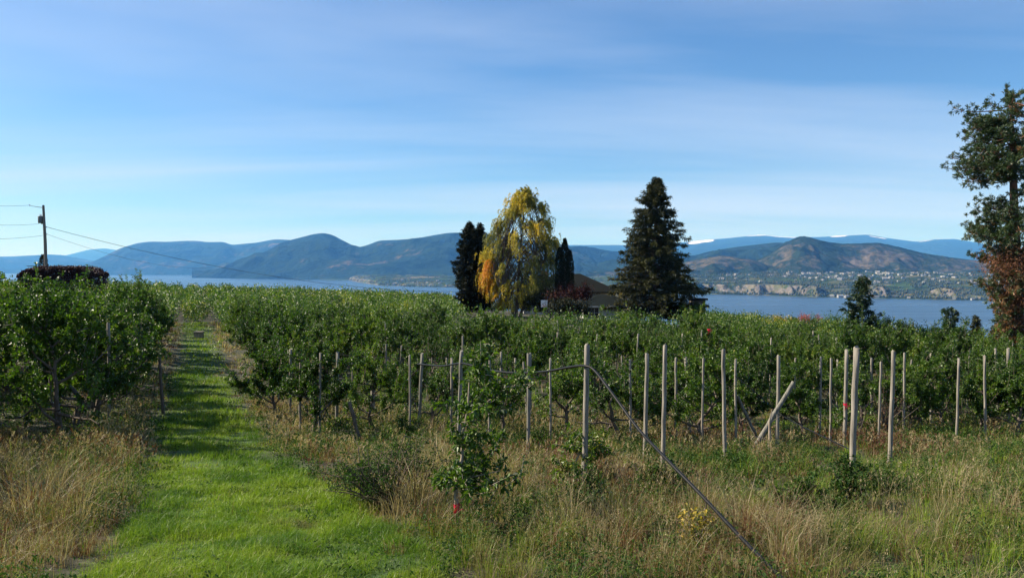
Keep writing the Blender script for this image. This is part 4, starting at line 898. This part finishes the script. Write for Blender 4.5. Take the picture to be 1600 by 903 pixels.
# big pine at the right edge
def big_pine():
    d = 58.0; s = F / d; x = (1592 - 800) / s; gz = g1(x, d); rg = rng_(91)
    e = empty('ponderosa_pine', (x, d, gz)); tag(e, 'very tall pine at the right edge with rusty dead foliage around its lower trunk', 'tree')
    w = MB(); c = MB(); dd = MB()
    def L3(px, py, dy=0.): return np.array([(px - 1592) / s, dy, (HY - py) / s - gz])
    tr = np.array([L3(1588, 580), L3(1590, 480), L3(1588, 380, .2), L3(1584, 290, .2), L3(1578, 210), L3(1574, 148)]); tr[0, 2] = -.3
    add_tube(w, tr, [.48, .40, .34, .25, .15, .03], 11)
    t2 = np.array([L3(1590, 470), L3(1612, 380, .5), L3(1625, 280, .8), L3(1622, 190, .8)]); add_tube(w, t2, [.3, .25, .16, .04], 8)
    # photo-measured left outline (row -> px)
    oy = [135, 165, 180, 200, 215, 235, 262, 270, 300, 325, 350, 370, 392, 405, 425, 440, 460, 490, 520, 545]
    ox = [1520, 1498, 1496, 1503, 1512, 1508, 1484, 1480, 1495, 1512, 1510, 1503, 1496, 1510, 1530, 1560, 1512, 1540, 1550, 1560]
    TA, TD, TU = [], [], []
    for k in range(470):
        y = 150 + 408 * rg.random() ** .95; left = rg.random() < .6
        if vnoise(np.array([y * .045]), np.array([3.0 if left else 11.0]), 13)[0] < .40 and rg.random() < .75: continue
        t = np.clip((580 - y) / 445 * 5.0, .6, 4.99); q0 = np.stack([np.interp(t, range(6), tr[:, i]) for i in range(3)])
        if not left and rg.random() < .6:
            q0 = np.stack([np.interp(np.clip((470 - y) / 280 * 3, 0, 2.9), range(4), t2[:, i]) for i in range(3)])
        ex = np.interp(y, oy, ox); hw = (1592 - ex) / s * .92
        L = hw * rg.uniform(.35, 1.0) if left else min(4.5, hw + .6) * rg.uniform(.35, 1.0)
        a = math.pi + rg.uniform(-1.25, 1.25) if left else rg.uniform(-1.4, 1.4)
        dirv = np.array([math.cos(a), math.sin(a), 0])
        n = 6; tt = np.linspace(0, 1, n)[:, None]; end = q0 + dirv * L + np.array([0, 0, rg.uniform(-.2, .55)])
        pth = q0 * (1 - tt) + end * tt - np.array([0, 0, .25]) * np.sin(tt * 3.14) + rg.normal(size=(n, 3)) * .06
        add_tube(w, pth, np.linspace(.06, .012, n), 5)
        for j in range(int(6 + L * 3.4)):
            f = rg.uniform(.42, 1.0); p0, pd = along(pth, f); q = p0 + norm(rand_dirs(rg, 1)[0] + pd * .6 + np.array([0, 0, .3])) * rg.uniform(.15, .7)
            add_tube(w, [p0, q], [.012, .006], 3); TA.append(q); TD.append(norm(q - p0 + np.array([0, 0, .1])))
            hh = vnoise(np.array([q[0] * 1.1]), np.array([q[2] * .9]), 44)[0]
            TU.append(np.clip(.45 + (hh - .5) * .5 + (.55 if rg.random() < .01 + .6 * sstep(395, 510, y) * sstep(1525, 1565, 1592 + q[0] * s) else 0), 0, 1))
    TA = np.array(TA); TD = np.array(TD); TU = np.array(TU); m_ = 30; n = len(TA) * m_
    pos = np.repeat(TA, m_, 0) + rg.normal(size=(n, 3)) * .05; ax = norm(np.repeat(TD, m_, 0) * .8 + rand_dirs(rg, n))
    add_leaves(c, pos, ax, rand_dirs(rg, n), .24 * rg.uniform(.7, 1.2, n), .05, np.clip(np.repeat(TU, m_) + rg.normal(size=n) * .09, 0, 1), fold=.05)
    # rusty dead foliage clinging round the lower trunk
    n = 10000; h = rg.random(n) ** .8; py = 395 + 185 * h; a = rg.uniform(0, 6.283, n)
    lump = .5 + 1.0 * fbm(np.cos(a) * 1.3 + py * .03, np.sin(a) * 1.3 + py * .05, 66, 3)
    rr = (.50 + .40 * np.sin(np.clip(h, 0, 1) * 3.0)) * lump * rg.uniform(.5, 1.1, n)
    cen = np.stack([(1589 - 1592) / s + 0 * h, np.full(n, -.2), (HY - py) / s - gz], -1)
    pos = cen + np.stack([np.cos(a) * rr * 1.15, np.sin(a) * rr, 0 * a], -1)
    add_leaves(dd, pos, np.stack([np.cos(a) * .4, np.sin(a) * .4, -np.ones(n)], -1) + rg.normal(size=(n, 3)) * .4, rand_dirs(rg, n), .22 * rg.uniform(.6, 1.3, n), .05, np.clip(.45 + rg.normal(size=n) * .2 + (lump - 1) * .5, 0, 1), fold=.1)
    n = 5000; t = rg.random(n); cpx = 1566 + rg.normal(size=n) * 14; cpy = 410 + rg.normal(size=n) * 14
    pos = np.stack([(cpx - 1592) / s, rg.normal(size=n) * .9 - .5, (HY - cpy) / s - gz], -1) + rg.normal(size=(n, 3)) * .1
    add_leaves(dd, pos, np.array([0, 0, -.4]) + rand_dirs(rg, n), rand_dirs(rg, n), .2 * rg.uniform(.6, 1.3, n), .045, np.clip(rg.normal(.5, .2, n), 0, 1), fold=.1)
    w.build('trunk', plain('pine_bark', (.16, .085, .055), .95, .4, 8, .8, stretch=(1, 1, .3)), e); c.build('crown', M['pine'], e)
    o = dd.build('dead_foliage', M['dead_leaf'], e); o['label'] = 'rusty brown dead foliage around the trunk'
big_pine()

# hedge at left
def hedge():
    d = 76.0; s = F / d; x = (100 - 800) / s; gz = g1(x, d); top = (HY - 421) / s - gz; rg = rng_(17)
    e = empty('clipped_hedge', (x, d, gz)); tag(e, 'long clipped dark purple-red hedge left of the lake', 'hedge')
    c = MB(); n = 60000; hw = 57 / s; dp = 1.3
    f = rg.random(n); X_ = rg.uniform(-1, 1, n) * hw; Y_ = rg.uniform(-1, 1, n) * dp; Z_ = (1 - rg.random(n) ** 1.5) * top
    X_ = np.where(f < .12, np.sign(X_) * hw, X_); Y_ = np.where((f > .12) & (f < .6), -dp, Y_); tz = top * (1 - .10 * np.abs(X_ / hw) ** 5) - .25 * np.maximum(0, -X_ / hw) ** 3 + (fbm(X_ * 1.3, Y_ * 1.3, 3, 3) - .5) * .5
    Z_ = np.where(f > .6, tz, np.minimum(Z_, tz)); pos = np.stack([X_, Y_, Z_], -1) + rg.normal(size=(n, 3)) * .09
    add_leaves(c, pos, rand_dirs(rg, n), rand_dirs(rg, n), .17 * rg.uniform(.6, 1.3, n), .11, np.clip(rg.normal(.45, .2, n), 0, 1), fold=.15)
    w = MB()
    for k in range(26):
        sx = -hw + (k + .5) / 26 * 2 * hw; lb = limb(rg, (sx, 0, -.2), (rg.normal() * .2, rg.normal() * .3, 1), top * .9, 5, .12); add_tube(w, lb, np.linspace(.06, .01, 6), 5)
    w.build('stems', M['bark'], e); c.build('foliage', M['hedge'], e)
hedge()

# ---------------------------------------------------------------- utility pole and lines
d = 84.0; s = F / d; pb = np.array([(71 - 800) / s, d, 0]); pb[2] = g1(pb[0], d); e = empty('utility_pole', pb)
tag(e, 'tall grey wooden utility pole with a transformer, behind the purple hedge', 'utility pole')
def PL(px, py, dy=0): return np.array(P(px, py, d)) + np.array([0, dy, 0]) - pb
mb = MB(); bot = PL(72.5, 440); bot[2] = -.4; add_tube(mb, [bot, PL(71.5, 380), PL(69.3, 321)], [.17, .155, .115], 14, cap=True); mb.build('pole', M['pole'], e)
mb = MB(); c0 = PL(64.6, 349); c1 = PL(64.2, 338); ax = c1 - c0
add_tube(mb, [c0, c0 + ax * .06, c0 + ax * .94, c1], [.20, .235, .235, .20], 16, cap=True); o = mb.build('transformer', M['trafo'], e)
mb2 = MB(); add_tube(mb2, [c1, c1 + np.array([-.03, 0, .22])], [.05, .03], 8, cap=True); add_tube(mb2, [c1 + np.array([.1, 0, 0]), c1 + np.array([.12, 0, .2])], [.05, .03], 8, cap=True); mb2.build('bushing', M['trim'], o)
mb = MB(); add_box(mb, PL(66, 345.5) - .04, PL(70, 344.5) + .04); mb.build('bracket', M['black'], e)
mb = MB(); add_box(mb, PL(66, 349.8) - .03, PL(70, 349.4) + .03); mb.build('bracket', M['black'], e)
mb = MB(); add_tube(mb, [PL(69.6, 325), PL(58, 323.4), PL(48, 321.5)], [.035, .03, .02], 6, cap=True); mb.build('bracket_arm', M['pole'], e)
for nm, a in (('insulator', (48, 321)), ('insulator', (74, 355)), ('insulator', (74, 366))):
    mb = MB(); q = PL(*a); add_tube(mb, [q - [0, 0, .07], q, q + [0, 0, .07]], [.05, .07, .04], 8, cap=True); mb.build(nm, M['trim'], e)
def line(a, b, sag, r, lab):
    A_, B_ = np.array(a), np.array(b); t = np.linspace(0, 1, 30)[:, None]; pp = A_ * (1 - t) + B_ * t - np.array([0, 0, 1]) * sag * 4 * t * (1 - t)
    mb = MB(); add_tube(mb, pp - A_, r, 5); tag(mb.build('power_line', M['wire'], loc=A_), lab, 'power line', 'overhead lines at the utility pole')
line(P(74, 355, 84), P(868, 447, 132), 3.2, .022, 'long overhead line sagging from the pole right towards the house')
line(P(74, 366, 84), P(330, 418, 150), 1.2, .014, 'lower faint overhead line running right from the pole behind the hedge')
line(P(48, 321, 84), P(-120, 306, 70), .4, .014, 'topmost overhead line running left from the pole arm')
line(P(62, 350, 84), P(-120, 338, 70), .4, .014, 'middle overhead line running left from below the transformer')
line(P(68, 368, 84), P(-120, 366, 70), .4, .014, 'lowest overhead line running left from the pole')
# aerial behind hedge
e = empty('tv_antenna', (P(53, 0, 80)[0], 80, g1(P(53, 0, 80)[0], 80))); tag(e, 'thin roof aerial poking above the purple hedge', 'antenna')
zt = (HY - 416) / F * 80 - e.location[2]
mb = MB(); add_tube(mb, [(0, 0, 0), (0, 0, zt + .05)], .03, 6, cap=True); mb.build('mast', M['black'], e)
mb = MB(); add_tube(mb, [(-.65, 0, zt), (.55, 0, zt)], .03, 6, cap=True)
for q in np.linspace(-.6, .5, 5): add_tube(mb, [(q, -.3, zt + .032), (q, .3, zt + .032)], .012, 4, cap=True)
mb.build('boom', M['black'], e)

# ---------------------------------------------------------------- house and garage
def hip_roof(mb, x0, x1, y0, y1, z0, z1, inset, over=.6, th=.18):
    x0 -= over; x1 += over; y0 -= over; y1 += over; ym = (y0 + y1) / 2
    V = [(x0, y0, z0), (x1, y0, z0), (x1, y1, z0), (x0, y1, z0), (x0 + inset, ym, z1), (x1 - inset, ym, z1)]
    mb.add(V, [(0, 1, 5, 4), (2, 3, 4, 5)]); mb.add([V[1], V[2], V[5]], [(0, 1, 2)]); mb.add([V[3], V[0], V[4]], [(0, 1, 2)])
    B = [(a, b, c - th) for a, b, c in V[:4]]; mb.add(V[:4] + B, [(0, 4, 5, 1), (1, 5, 6, 2), (2, 6, 7, 3), (3, 7, 4, 0), (7, 6, 5, 4)])
def window(e, x0, x1, z0, z1, y, cols=2, rws=1, side=None):
    mb = MB(); t = .07
    add_box(mb, (x0 - t, y - .05, z0 - t), (x1 + t, y + .02, z0)); add_box(mb, (x0 - t, y - .05, z1), (x1 + t, y + .02, z1 + t))
    add_box(mb, (x0 - t, y - .048, z0), (x0, y + .018, z1)); add_box(mb, (x1, y - .048, z0), (x1 + t, y + .018, z1))
    for k in range(1, cols): q = x0 + (x1 - x0) * k / cols; add_box(mb, (q - .025, y - .043, z0), (q + .025, y + .012, z1))
    for k in range(1, rws): q = z0 + (z1 - z0) * k / rws; add_box(mb, (x0, y - .040, q - .02), (x1, y + .010, q + .02))
    f = mb.build('window', M['trim'], e); g = MB(); add_box(g, (x0 + .001, y - .012, z0 + .001), (x1 - .001, y + .004, z1 - .001)); g.build('pane', M['glass'], f)
d = 137.0; hx = (893 - 800) / F * d; gz = g1(hx, d) - .1; e = empty('house', (hx, d, gz)); tag(e, 'two-storey white house with a dark hip roof, half hidden by trees', 'house')
ze = (HY - 456) / F * d - gz; zp = (HY - 428) / F * d - gz
mb = MB(); add_box(mb, (-8.2, 0, 0), (7.6, 9, ze - .15)); mb.build('wall', M['wall'], e)
rf = MB(); hip_roof(rf, -8.2, 7.6, 0, 9, ze, zp, 6.6, .9); r_ = rf.build('roof', M['roof'], e)
mb = MB(); add_box(mb, (-4.9, 2.2, zp - 2.2), (-4.0, 3.1, zp + .35)); add_box(mb, (-5.0, 2.1, zp + .353), (-3.9, 3.2, zp + .48)); mb.build('chimney', M['brick'], r_)
mb = MB(); add_tube(mb, [(-3.0, 2.0, zp - 1.0), (-3.0, 2.0, zp + .9)], .13, 8, cap=True); mb.build('vent_pipe', M['black'], r_)
for x0 in (-6.5, -2.2, 2.0, 5.0): window(e, x0, x0 + 1.5, ze - 2.0, ze - .75, -.001, 2)
for x0 in (-6.5, 2.0, 5.0): window(e, x0, x0 + 1.5, 1.0, 2.2, -.001, 2)
mb = MB(); add_box(mb, (-.9, -.06, 0), (.1, -.002, 2.1)); dr = mb.build('door', M['brick'], e)
mb = MB(); add_tube(mb, [(-.1, -.10, 1.0), (-.1, -.14, 1.0), (-.2, -.14, 1.0)], .02, 6, cap=True); mb.build('handle', M['black'], dr)
mb = MB(); add_tube(mb, [(3.4, -1.2, 2.2), (3.4, -1.2, 4.7)], .11, 8, cap=True); mb.build('flue', M['black'], e)
d = 127.0; hx = (948 - 800) / F * d; gz = g1(hx, d) - .1; e = empty('garage', (hx, d, gz)); tag(e, 'low white outbuilding with a dark green hip roof in front of the house', 'outbuilding')
ze = (HY - 478) / F * d - gz; zp = (HY - 461) / F * d - gz
mb = MB(); add_box(mb, (-3.7, 0, 0), (3.9, 6.5, ze - .15)); mb.build('wall', M['wall'], e)
rf = MB(); hip_roof(rf, -3.7, 3.9, 0, 6.5, ze, zp, 3.2, .6); rf.build('roof', plain('green_shingle', (.004, .008, .007), .85, .3, 9, .6), e)
window(e, -3.3, -1.3, ze - 1.9, ze - .35, -.001, 3, 2); window(e, 1.9, 2.9, ze - 1.35, ze - .4, -.001, 2)
mb = MB(); add_box(mb, (-.7, -.05, 0), (.3, -.002, 2.0)); dr = mb.build('door', M['trim'], e); mb = MB(); add_tube(mb, [(.2, -.09, 1.0), (.2, -.12, 1.0), (.1, -.12, 1.0)], .02, 6, cap=True); mb.build('handle', M['black'], dr)
mb = MB(); add_box(mb, (-3.78, -.68, ze - .17), (3.98, -.603, ze - .02)); mb.build('gutter', M['trim'], e)
d = 133.0; hx = (1094 - 800) / F * d; gz = g1(hx, d) - .1; e = empty('shed', (hx, d, gz)); tag(e, 'small dark flat-roofed shed peeking out right of the tall conifer', 'shed')
ze = (HY - 469) / F * d - gz
mb = MB(); add_box(mb, (-1.2, 0, 0), (.9, 3, ze)); mb.build('wall', M['bark'], e)
mb = MB(); add_box(mb, (-1.5, -.4, ze + .003), (1.25, 3.3, ze + .28)); mb.build('roof', M['roof'], e)
mb = MB(); add_box(mb, (-.6, -.05, 0), (.2, -.002, ze - .4)); mb.build('door', M['post_grey'], e)
# basketball hoop
d = 113.0; hx = (850.5 - 800) / F * d; gz = g1(hx, d); e = empty('basketball_hoop', (hx, d, gz)); tag(e, 'white basketball backboard on a post in front of the dark trees', 'basketball hoop')
z0 = (HY - 480) / F * d - gz; z1 = (HY - 469) / F * d - gz
mb = MB(); add_box(mb, (-.46, -.02, z0), (.46, .02, z1)); bb = mb.build('backboard', M['trim'], e)
mb = MB()
for (a, b, c_, dd_) in ((-.2, .2, z0 + .18, z0 + .22), (-.2, .2, z0 + .52, z0 + .56), (-.2, -.16, z0 + .223, z0 + .517), (.16, .2, z0 + .223, z0 + .517)): add_box(mb, (a, -.028, c_), (b, -.022, dd_))
mb.build('target_square', M['brick'], bb)
a = np.linspace(0, 2 * math.pi, 20); mb = MB(); add_tube(mb, np.stack([np.cos(a) * .22, np.sin(a) * .22 - .3, np.full(20, z0 + .15)], -1), .018, 5); mb.build('hoop', M['orange_bush'] if False else M['brick'], e)
mb = MB(); add_tube(mb, [(0, .25, -.2), (0, .25, z0 + .3), (0, .03, z0 + .5)], .06, 8, cap=True); mb.build('post', M['black'], e)

# ---------------------------------------------------------------- grass
BL = [gnd(a, b) + (c, e_, f_) for a, b, c, e_, f_ in [
    # photo spot, radius m, tint target, height factor
    (110, 730, 1.7, .78, 1.15), (590, 800, .8, .77, 1.1), (545, 770, .6, .77, 1.2), (1030, 830, 1.1, .77, 1.2), (1540, 700, 1.6, .77, 1.3), (1420, 800, .9, .77, 1.2), (950, 880, .8, .77, 1.1), (320, 590, 2.0, .77, 1.3), (880, 670, 2.0, .76, 1.3), (80, 850, 1.5, .93, .95), (230, 610, 2.0, .72, 1.1), (390, 600, 2.4, .74, 1.1), (430, 650, 1.3, .78, 1.2), (460, 735, .9, .95, 1.0), (560, 800, .8, .76, .9),
    (600, 660, 2.6, .74, 1.2), (910, 670, 2.6, .72, 1.1), (660, 700, 1.4, .66, 1.0), (640, 740, 1.0, .72, 1.0), (960, 760, 1.3, .90, .9), (1040, 820, .8, .80, .9), (900, 850, .8, .62, .8), (870, 720, 1.3, .88, 1.0),
    (1150, 700, 1.4, .92, .9), (1300, 700, 1.8, .86, 1.0), (1450, 700, 2.2, .80, 1.1), (1540, 720, 1.4, .76, 1.1), (1250, 850, .9, .92, .8), (1130, 660, 1.6, .40, .7), (1150, 780, 1.1, .34, .8), (700, 660, 1.3, .34, .6),
    (1500, 850, 1.3, .46, .9), (1380, 850, 1.0, .42, .9), (1290, 760, 1.2, .38, .8), (750, 870, .7, .44, .7), (820, 870, .6, .50, .7), (1060, 740, .9, .40, .8), (150, 870, .6, .60, .7), (90, 660, 2.0, .55, .9), (330, 560, 3.0, .70, 1.0)]]
def fields(x, y):
    T = .56 + (fbm(x * .6, y * .6, 51, 4) - .5) * 1.9; Hh = .55 + fbm(x * .9, y * .9, 52, 3) * 1.0
    W = np.zeros_like(x); TT = np.zeros_like(x); HH = np.zeros_like(x)
    for bx_, by_, r, t, h in BL:
        w = np.exp(-((x - bx_) ** 2 + ((y - by_) * .8) ** 2) / (r * r)) ; W += w; TT += w * t; HH += w * h
    uu = x + .4 * y; mg = np.maximum(np.exp(-((uu - 2.4) / .8) ** 2), np.exp(-((uu + 1.5) / .6) ** 2)) * sstep(13, 18, y); W = W + mg; TT = TT + mg * .76; HH = HH + mg * 1.05
    k = np.clip(W * 1.3, 0, 1) * .9; Wd = np.maximum(W, 1e-6)
    return T * (1 - k) + k * TT / Wd + (fbm(x * 2.3, y * 2.3, 53, 2) - .5) * .3 * k, (Hh * (1 - k) + k * HH / Wd) * np.interp(y, [11, 17], [1, .62]), k * ((TT / Wd) > .68)
def hosenear(x, y):
    t = np.clip((12 - y) / 5.4, 0, 1); hx = 1.15 + t * (2.45 - 1.15)
    return .55 * np.exp(-((x - hx) / .32) ** 4) * sstep(11.5, 9.5, y)
def blades(mb, x, y, h, w, tint, rg, lean=.35, tip_tint=0.0, seg=2, curl=.5, wind=(.15, -.1), off=None):
    h = h * (1 - hosenear(x, y))
    n = len(x); z = ground(x, y) - .02; a = rg.uniform(0, 6.283, n); l = np.abs(rg.normal(size=n)) * lean
    dx = np.cos(a) * l + wind[0] * lean; dy = np.sin(a) * l + wind[1] * lean
    if off is not None: dx = dx + off[0]; dy = dy + off[1]
    fa = rg.uniform(0, 6.283, n); sx = np.cos(fa) * w / 2; sy = np.sin(fa) * w / 2
    base = np.stack([x, y, z], -1); sd = np.stack([sx, sy, 0 * sx], -1)
    up1 = np.stack([dx * .3, dy * .3, np.full(n, .55)], -1) * h[:, None]
    k = np.clip(1 - (dx * dx + dy * dy) * .45, .35, 1)
    up2 = np.stack([dx * (.75 + curl), dy * (.75 + curl), k * .98], -1) * h[:, None]
    if seg == 2:
        V = np.stack([base - sd, base + sd, base + up1 + sd * .75, base + up1 - sd * .75, base + up2], 1)
        i = np.arange(n)[:, None] * 5
        Vr = V.reshape(-1, 3); tt = np.stack([tint, tint, tint, tint, tint + tip_tint], 1)
        # quad + tri
        mb.add(Vr, i + np.array([0, 1, 2, 3]), np.clip(tt, 0, 1).ravel()); mb.f.append((i + np.array([3, 2, 4]) + mb.n - len(Vr), 0, False))
    else:
        V = np.stack([base - sd, base + sd, base + up2], 1); i = np.arange(n)[:, None] * 3
        mb.add(V.reshape(-1, 3), i + np.array([0, 1, 2]), np.clip(np.repeat(tint, 3), 0, 1))
    return base + up2, up2 / np.maximum(h[:, None], 1e-3)
def scatter(rg, y0, y1, dens, mar=.8):
    A_ = (.66 * (y1 * y1 - y0 * y0)) + 2 * mar * (y1 - y0); n = int(A_ * dens)
    y = np.sqrt(rg.uniform(y0 * y0, y1 * y1, n)); x = rg.uniform(-1, 1, n) * (.66 * y + mar); return x, y
rg = rng_(77)
lawn = MB()
for y0, y1, dens, w, seg in ((6.3, 10.5, 3800, .006, 2), (10.5, 15, 2300, .009, 2), (15, 22, 1200, .014, 1), (22, 36, 420, .026, 1), (36, 80, 60, .07, 1)):
    x, y = scatter(rg, y0, y1, dens); pm = path_mask(x, y); k = rg.random(len(x)) < pm; x, y = x[k], y[k]; n = len(x)
    cl = fbm(x * 1.6, y * 1.6, 61, 3); h = (.03 + .20 * np.clip(cl - .25, 0, 1) * 1.3 + .05 * fbm(x * 7, y * 7, 62, 2)) * rg.uniform(.6, 1.35, n)
    u_ = x + .4 * y; rut = np.exp(-((u_ + .05 + .15 * np.sin(y * .4)) / .22) ** 2) + np.exp(-((u_ - 1.25 + .15 * np.sin(y * .4)) / .22) ** 2); h = h * (1 - .15 * rut)
    tint = .25 + .07 * rut + .16 * np.clip(fbm(x * 1.1, y * 1.1, 97, 3) - .58, 0, 1) / .2 + (fbm(x * .8, y * .8, 63, 3) - .5) * .42 + (fbm(x * 3.5, y * 3.5, 64, 2) - .5) * .16 + rg.normal(size=n) * .05 + (rg.random(n) < .03) * .35
    blades(lawn, x, y, h, np.full(n, w) * rg.uniform(.7, 1.3, n), np.clip(tint, 0, .8), rg, .75, .06, seg)
tag(lawn.build('lawn_grass', M['grass']), 'short bright green grass of the mown path between the tree rows', 'grass', kind='stuff')
rough = MB()
for y0, y1, dt, nb_, w, seg in ((6.3, 9.5, 26, 52, .0046, 2), (9.5, 13.5, 22, 42, .0062, 2), (13.5, 20, 17, 30, .0092, 2), (20, 30, 12, 20, .016, 1), (30, 48, 5, 12, .03, 1), (48, 78, 5, 12, .06, 1)):
    tx, ty = scatter(rg, y0, y1, dt); k = rg.random(len(tx)) > path_mask(tx, ty) * 1.03; tx, ty = tx[k], ty[k]; m_ = len(tx)
    T, Hh, KB = fields(tx, ty); cl = fbm(tx * 1.5, ty * 1.5, 66, 3)
    tt = T + rg.normal(size=m_) * .13; gt = rg.random(m_) < .42 * (1 - .45 * KB); tt = np.where(gt, rg.uniform(.04, .46, m_), tt)
    tb = rg.random(m_) < .10 + .45 * sstep(.54, .64, fbm(tx * .8, ty * .8, 191, 3)) * (1 - .7 * KB); tt = np.where(tb, rg.uniform(.86, 1.0, m_), tt)
    th = (.15 + .60 * np.clip((cl - .3) * 2.2, 0, 1.1) ** 1.3) * rg.uniform(.6, 1.35, m_) * Hh; th = np.where(gt, th * .7, th)
    edge = 1 - .6 * sstep(.0, .5, path_mask(tx + .3, ty) + path_mask(tx - .3, ty)); th *= edge
    rad = rg.uniform(.035, .10, m_); da = rg.uniform(0, 6.283, m_); dl = np.abs(rg.normal(size=m_)) * .22
    nn_ = m_ * nb_; idx = np.repeat(np.arange(m_), nb_)
    ox_ = rg.normal(size=nn_); oy_ = rg.normal(size=nn_)
    x = tx[idx] + ox_ * rad[idx]; y = ty[idx] + oy_ * rad[idx]
    h = th[idx] * rg.uniform(.35, 1.15, nn_); tint = np.clip(tt[idx] + rg.normal(size=nn_) * .07 - .12 * (rg.random(nn_) < .15), .04, 1)
    LX = ox_ * .20 + (np.cos(da) * dl)[idx]; LY = oy_ * .20 + (np.sin(da) * dl)[idx]
    blades(rough, x, y, h, w * rg.uniform(.6, 1.5, nn_), tint, rg, .42, .04, seg, off=(LX, LY))
# seed heads: thin stalks with feathery tops
for y0, y1, dens, w in ((6.3, 10, 70, .0032), (10, 15, 60, .0045), (15, 26, 34, .008)):
    x, y = scatter(rg, y0, y1, dens); T, Hh, KB = fields(x, y); k = (path_mask(x, y) < .15) & (rg.random(len(x)) < np.clip((T - .35) * 2.2, .12, 1)); x, y, T, Hh = x[k], y[k], T[k], Hh[k]; n = len(x)
    h = rg.uniform(.42, .85, n) * Hh * .9; tint = np.clip(T + .06 + rg.normal(size=n) * .08, .5, .97)
    tip, dr = blades(rough, x, y, h, np.full(n, w), tint, rg, .42, .02, 2, .35)
    for j in range(9):
        q = tip - dr * (h * .2 * rg.random(n))[:, None] + rg.normal(size=(n, 3)) * .006
        add_leaves(rough, q, norm(dr * .9 + rand_dirs(rg, n) * .6), rand_dirs(rg, n), w * 7 * rg.uniform(.7, 1.4, n), w * 1.8, np.clip(tint + rg.normal(size=n) * .05, .5, 1), fold=.1)
tag(rough.build('rough_grass', M['grass']), 'tall dry tan, brown and green rough grass around the posts and trees', 'grass', kind='stuff')
# broad-leaved ground weeds
wd = MB()
for y0, y1, dens, L in ((6.3, 12, 60, .055), (12, 20, 38, .065), (20, 34, 14, .09)):
    x, y = scatter(rg, y0, y1, dens); g = fbm(x * .9, y * .9, 71, 3); k = ((path_mask(x, y) < .3) | (rg.random(len(x)) < .16)) & (g > .47); k = k & ~((path_mask(x, y) > .3) & (rg.random(len(x)) < .0)); x, y = x[k], y[k]; n = len(x); z = ground(x, y)
    hh = rg.uniform(.12, .42, n) * np.where(path_mask(x, y) > .3, .35, 1); m_ = 16
    t = rg.random((n, m_)); px_ = x[:, None] + rg.normal(size=(n, m_)) * .05 * (1 + t); py_ = y[:, None] + rg.normal(size=(n, m_)) * .05 * (1 + t); pz_ = z[:, None] + t * hh[:, None]
    pos = np.stack([px_, py_, pz_], -1).reshape(-1, 3); nn_ = len(pos)
    add_leaves(wd, pos, norm(rand_dirs(rg, nn_) + np.array([0, 0, .4])), norm(rand_dirs(rg, nn_) * .6 + np.array([0, 0, 1.])), L * rg.uniform(.6, 1.3, nn_), L * .4, np.clip(np.repeat(rg.normal(.5, .2, n), m_) + rg.normal(size=nn_) * .1, 0, 1), fold=.15, droop=.2)
tag(wd.build('ground_weeds', M['weed']), 'small broad-leaved green weeds scattered through the rough grass', 'weeds', kind='stuff')

# ---------------------------------------------------------------- haze
mb = MB(); add_box(mb, (-69000, -2000, -131), (69000, 66000, 1350))
m = bpy.data.materials.new('haze'); m.use_nodes = True; nt = m.node_tree; nt.nodes.clear()
o = nt.nodes.new("ShaderNodeOutputMaterial"); pv = nt.nodes.new("ShaderNodeVolumePrincipled"); nt.links.new(pv.outputs[0], o.inputs['Volume'])
pv.inputs['Color'].default_value = (.11, .40, 1.0, 1); pv.inputs['Absorption Color'].default_value = (1, 1, 1, 1); pv.inputs['Density'].default_value = 3.9e-5; pv.inputs['Anisotropy'].default_value = 0.0
ho = mb.build('haze', m); ho.name = 'haze'; tag(ho, kind='stuff')
ho['label'] = 'thin blue haze in the air over the lake'; ho['category'] = 'haze'
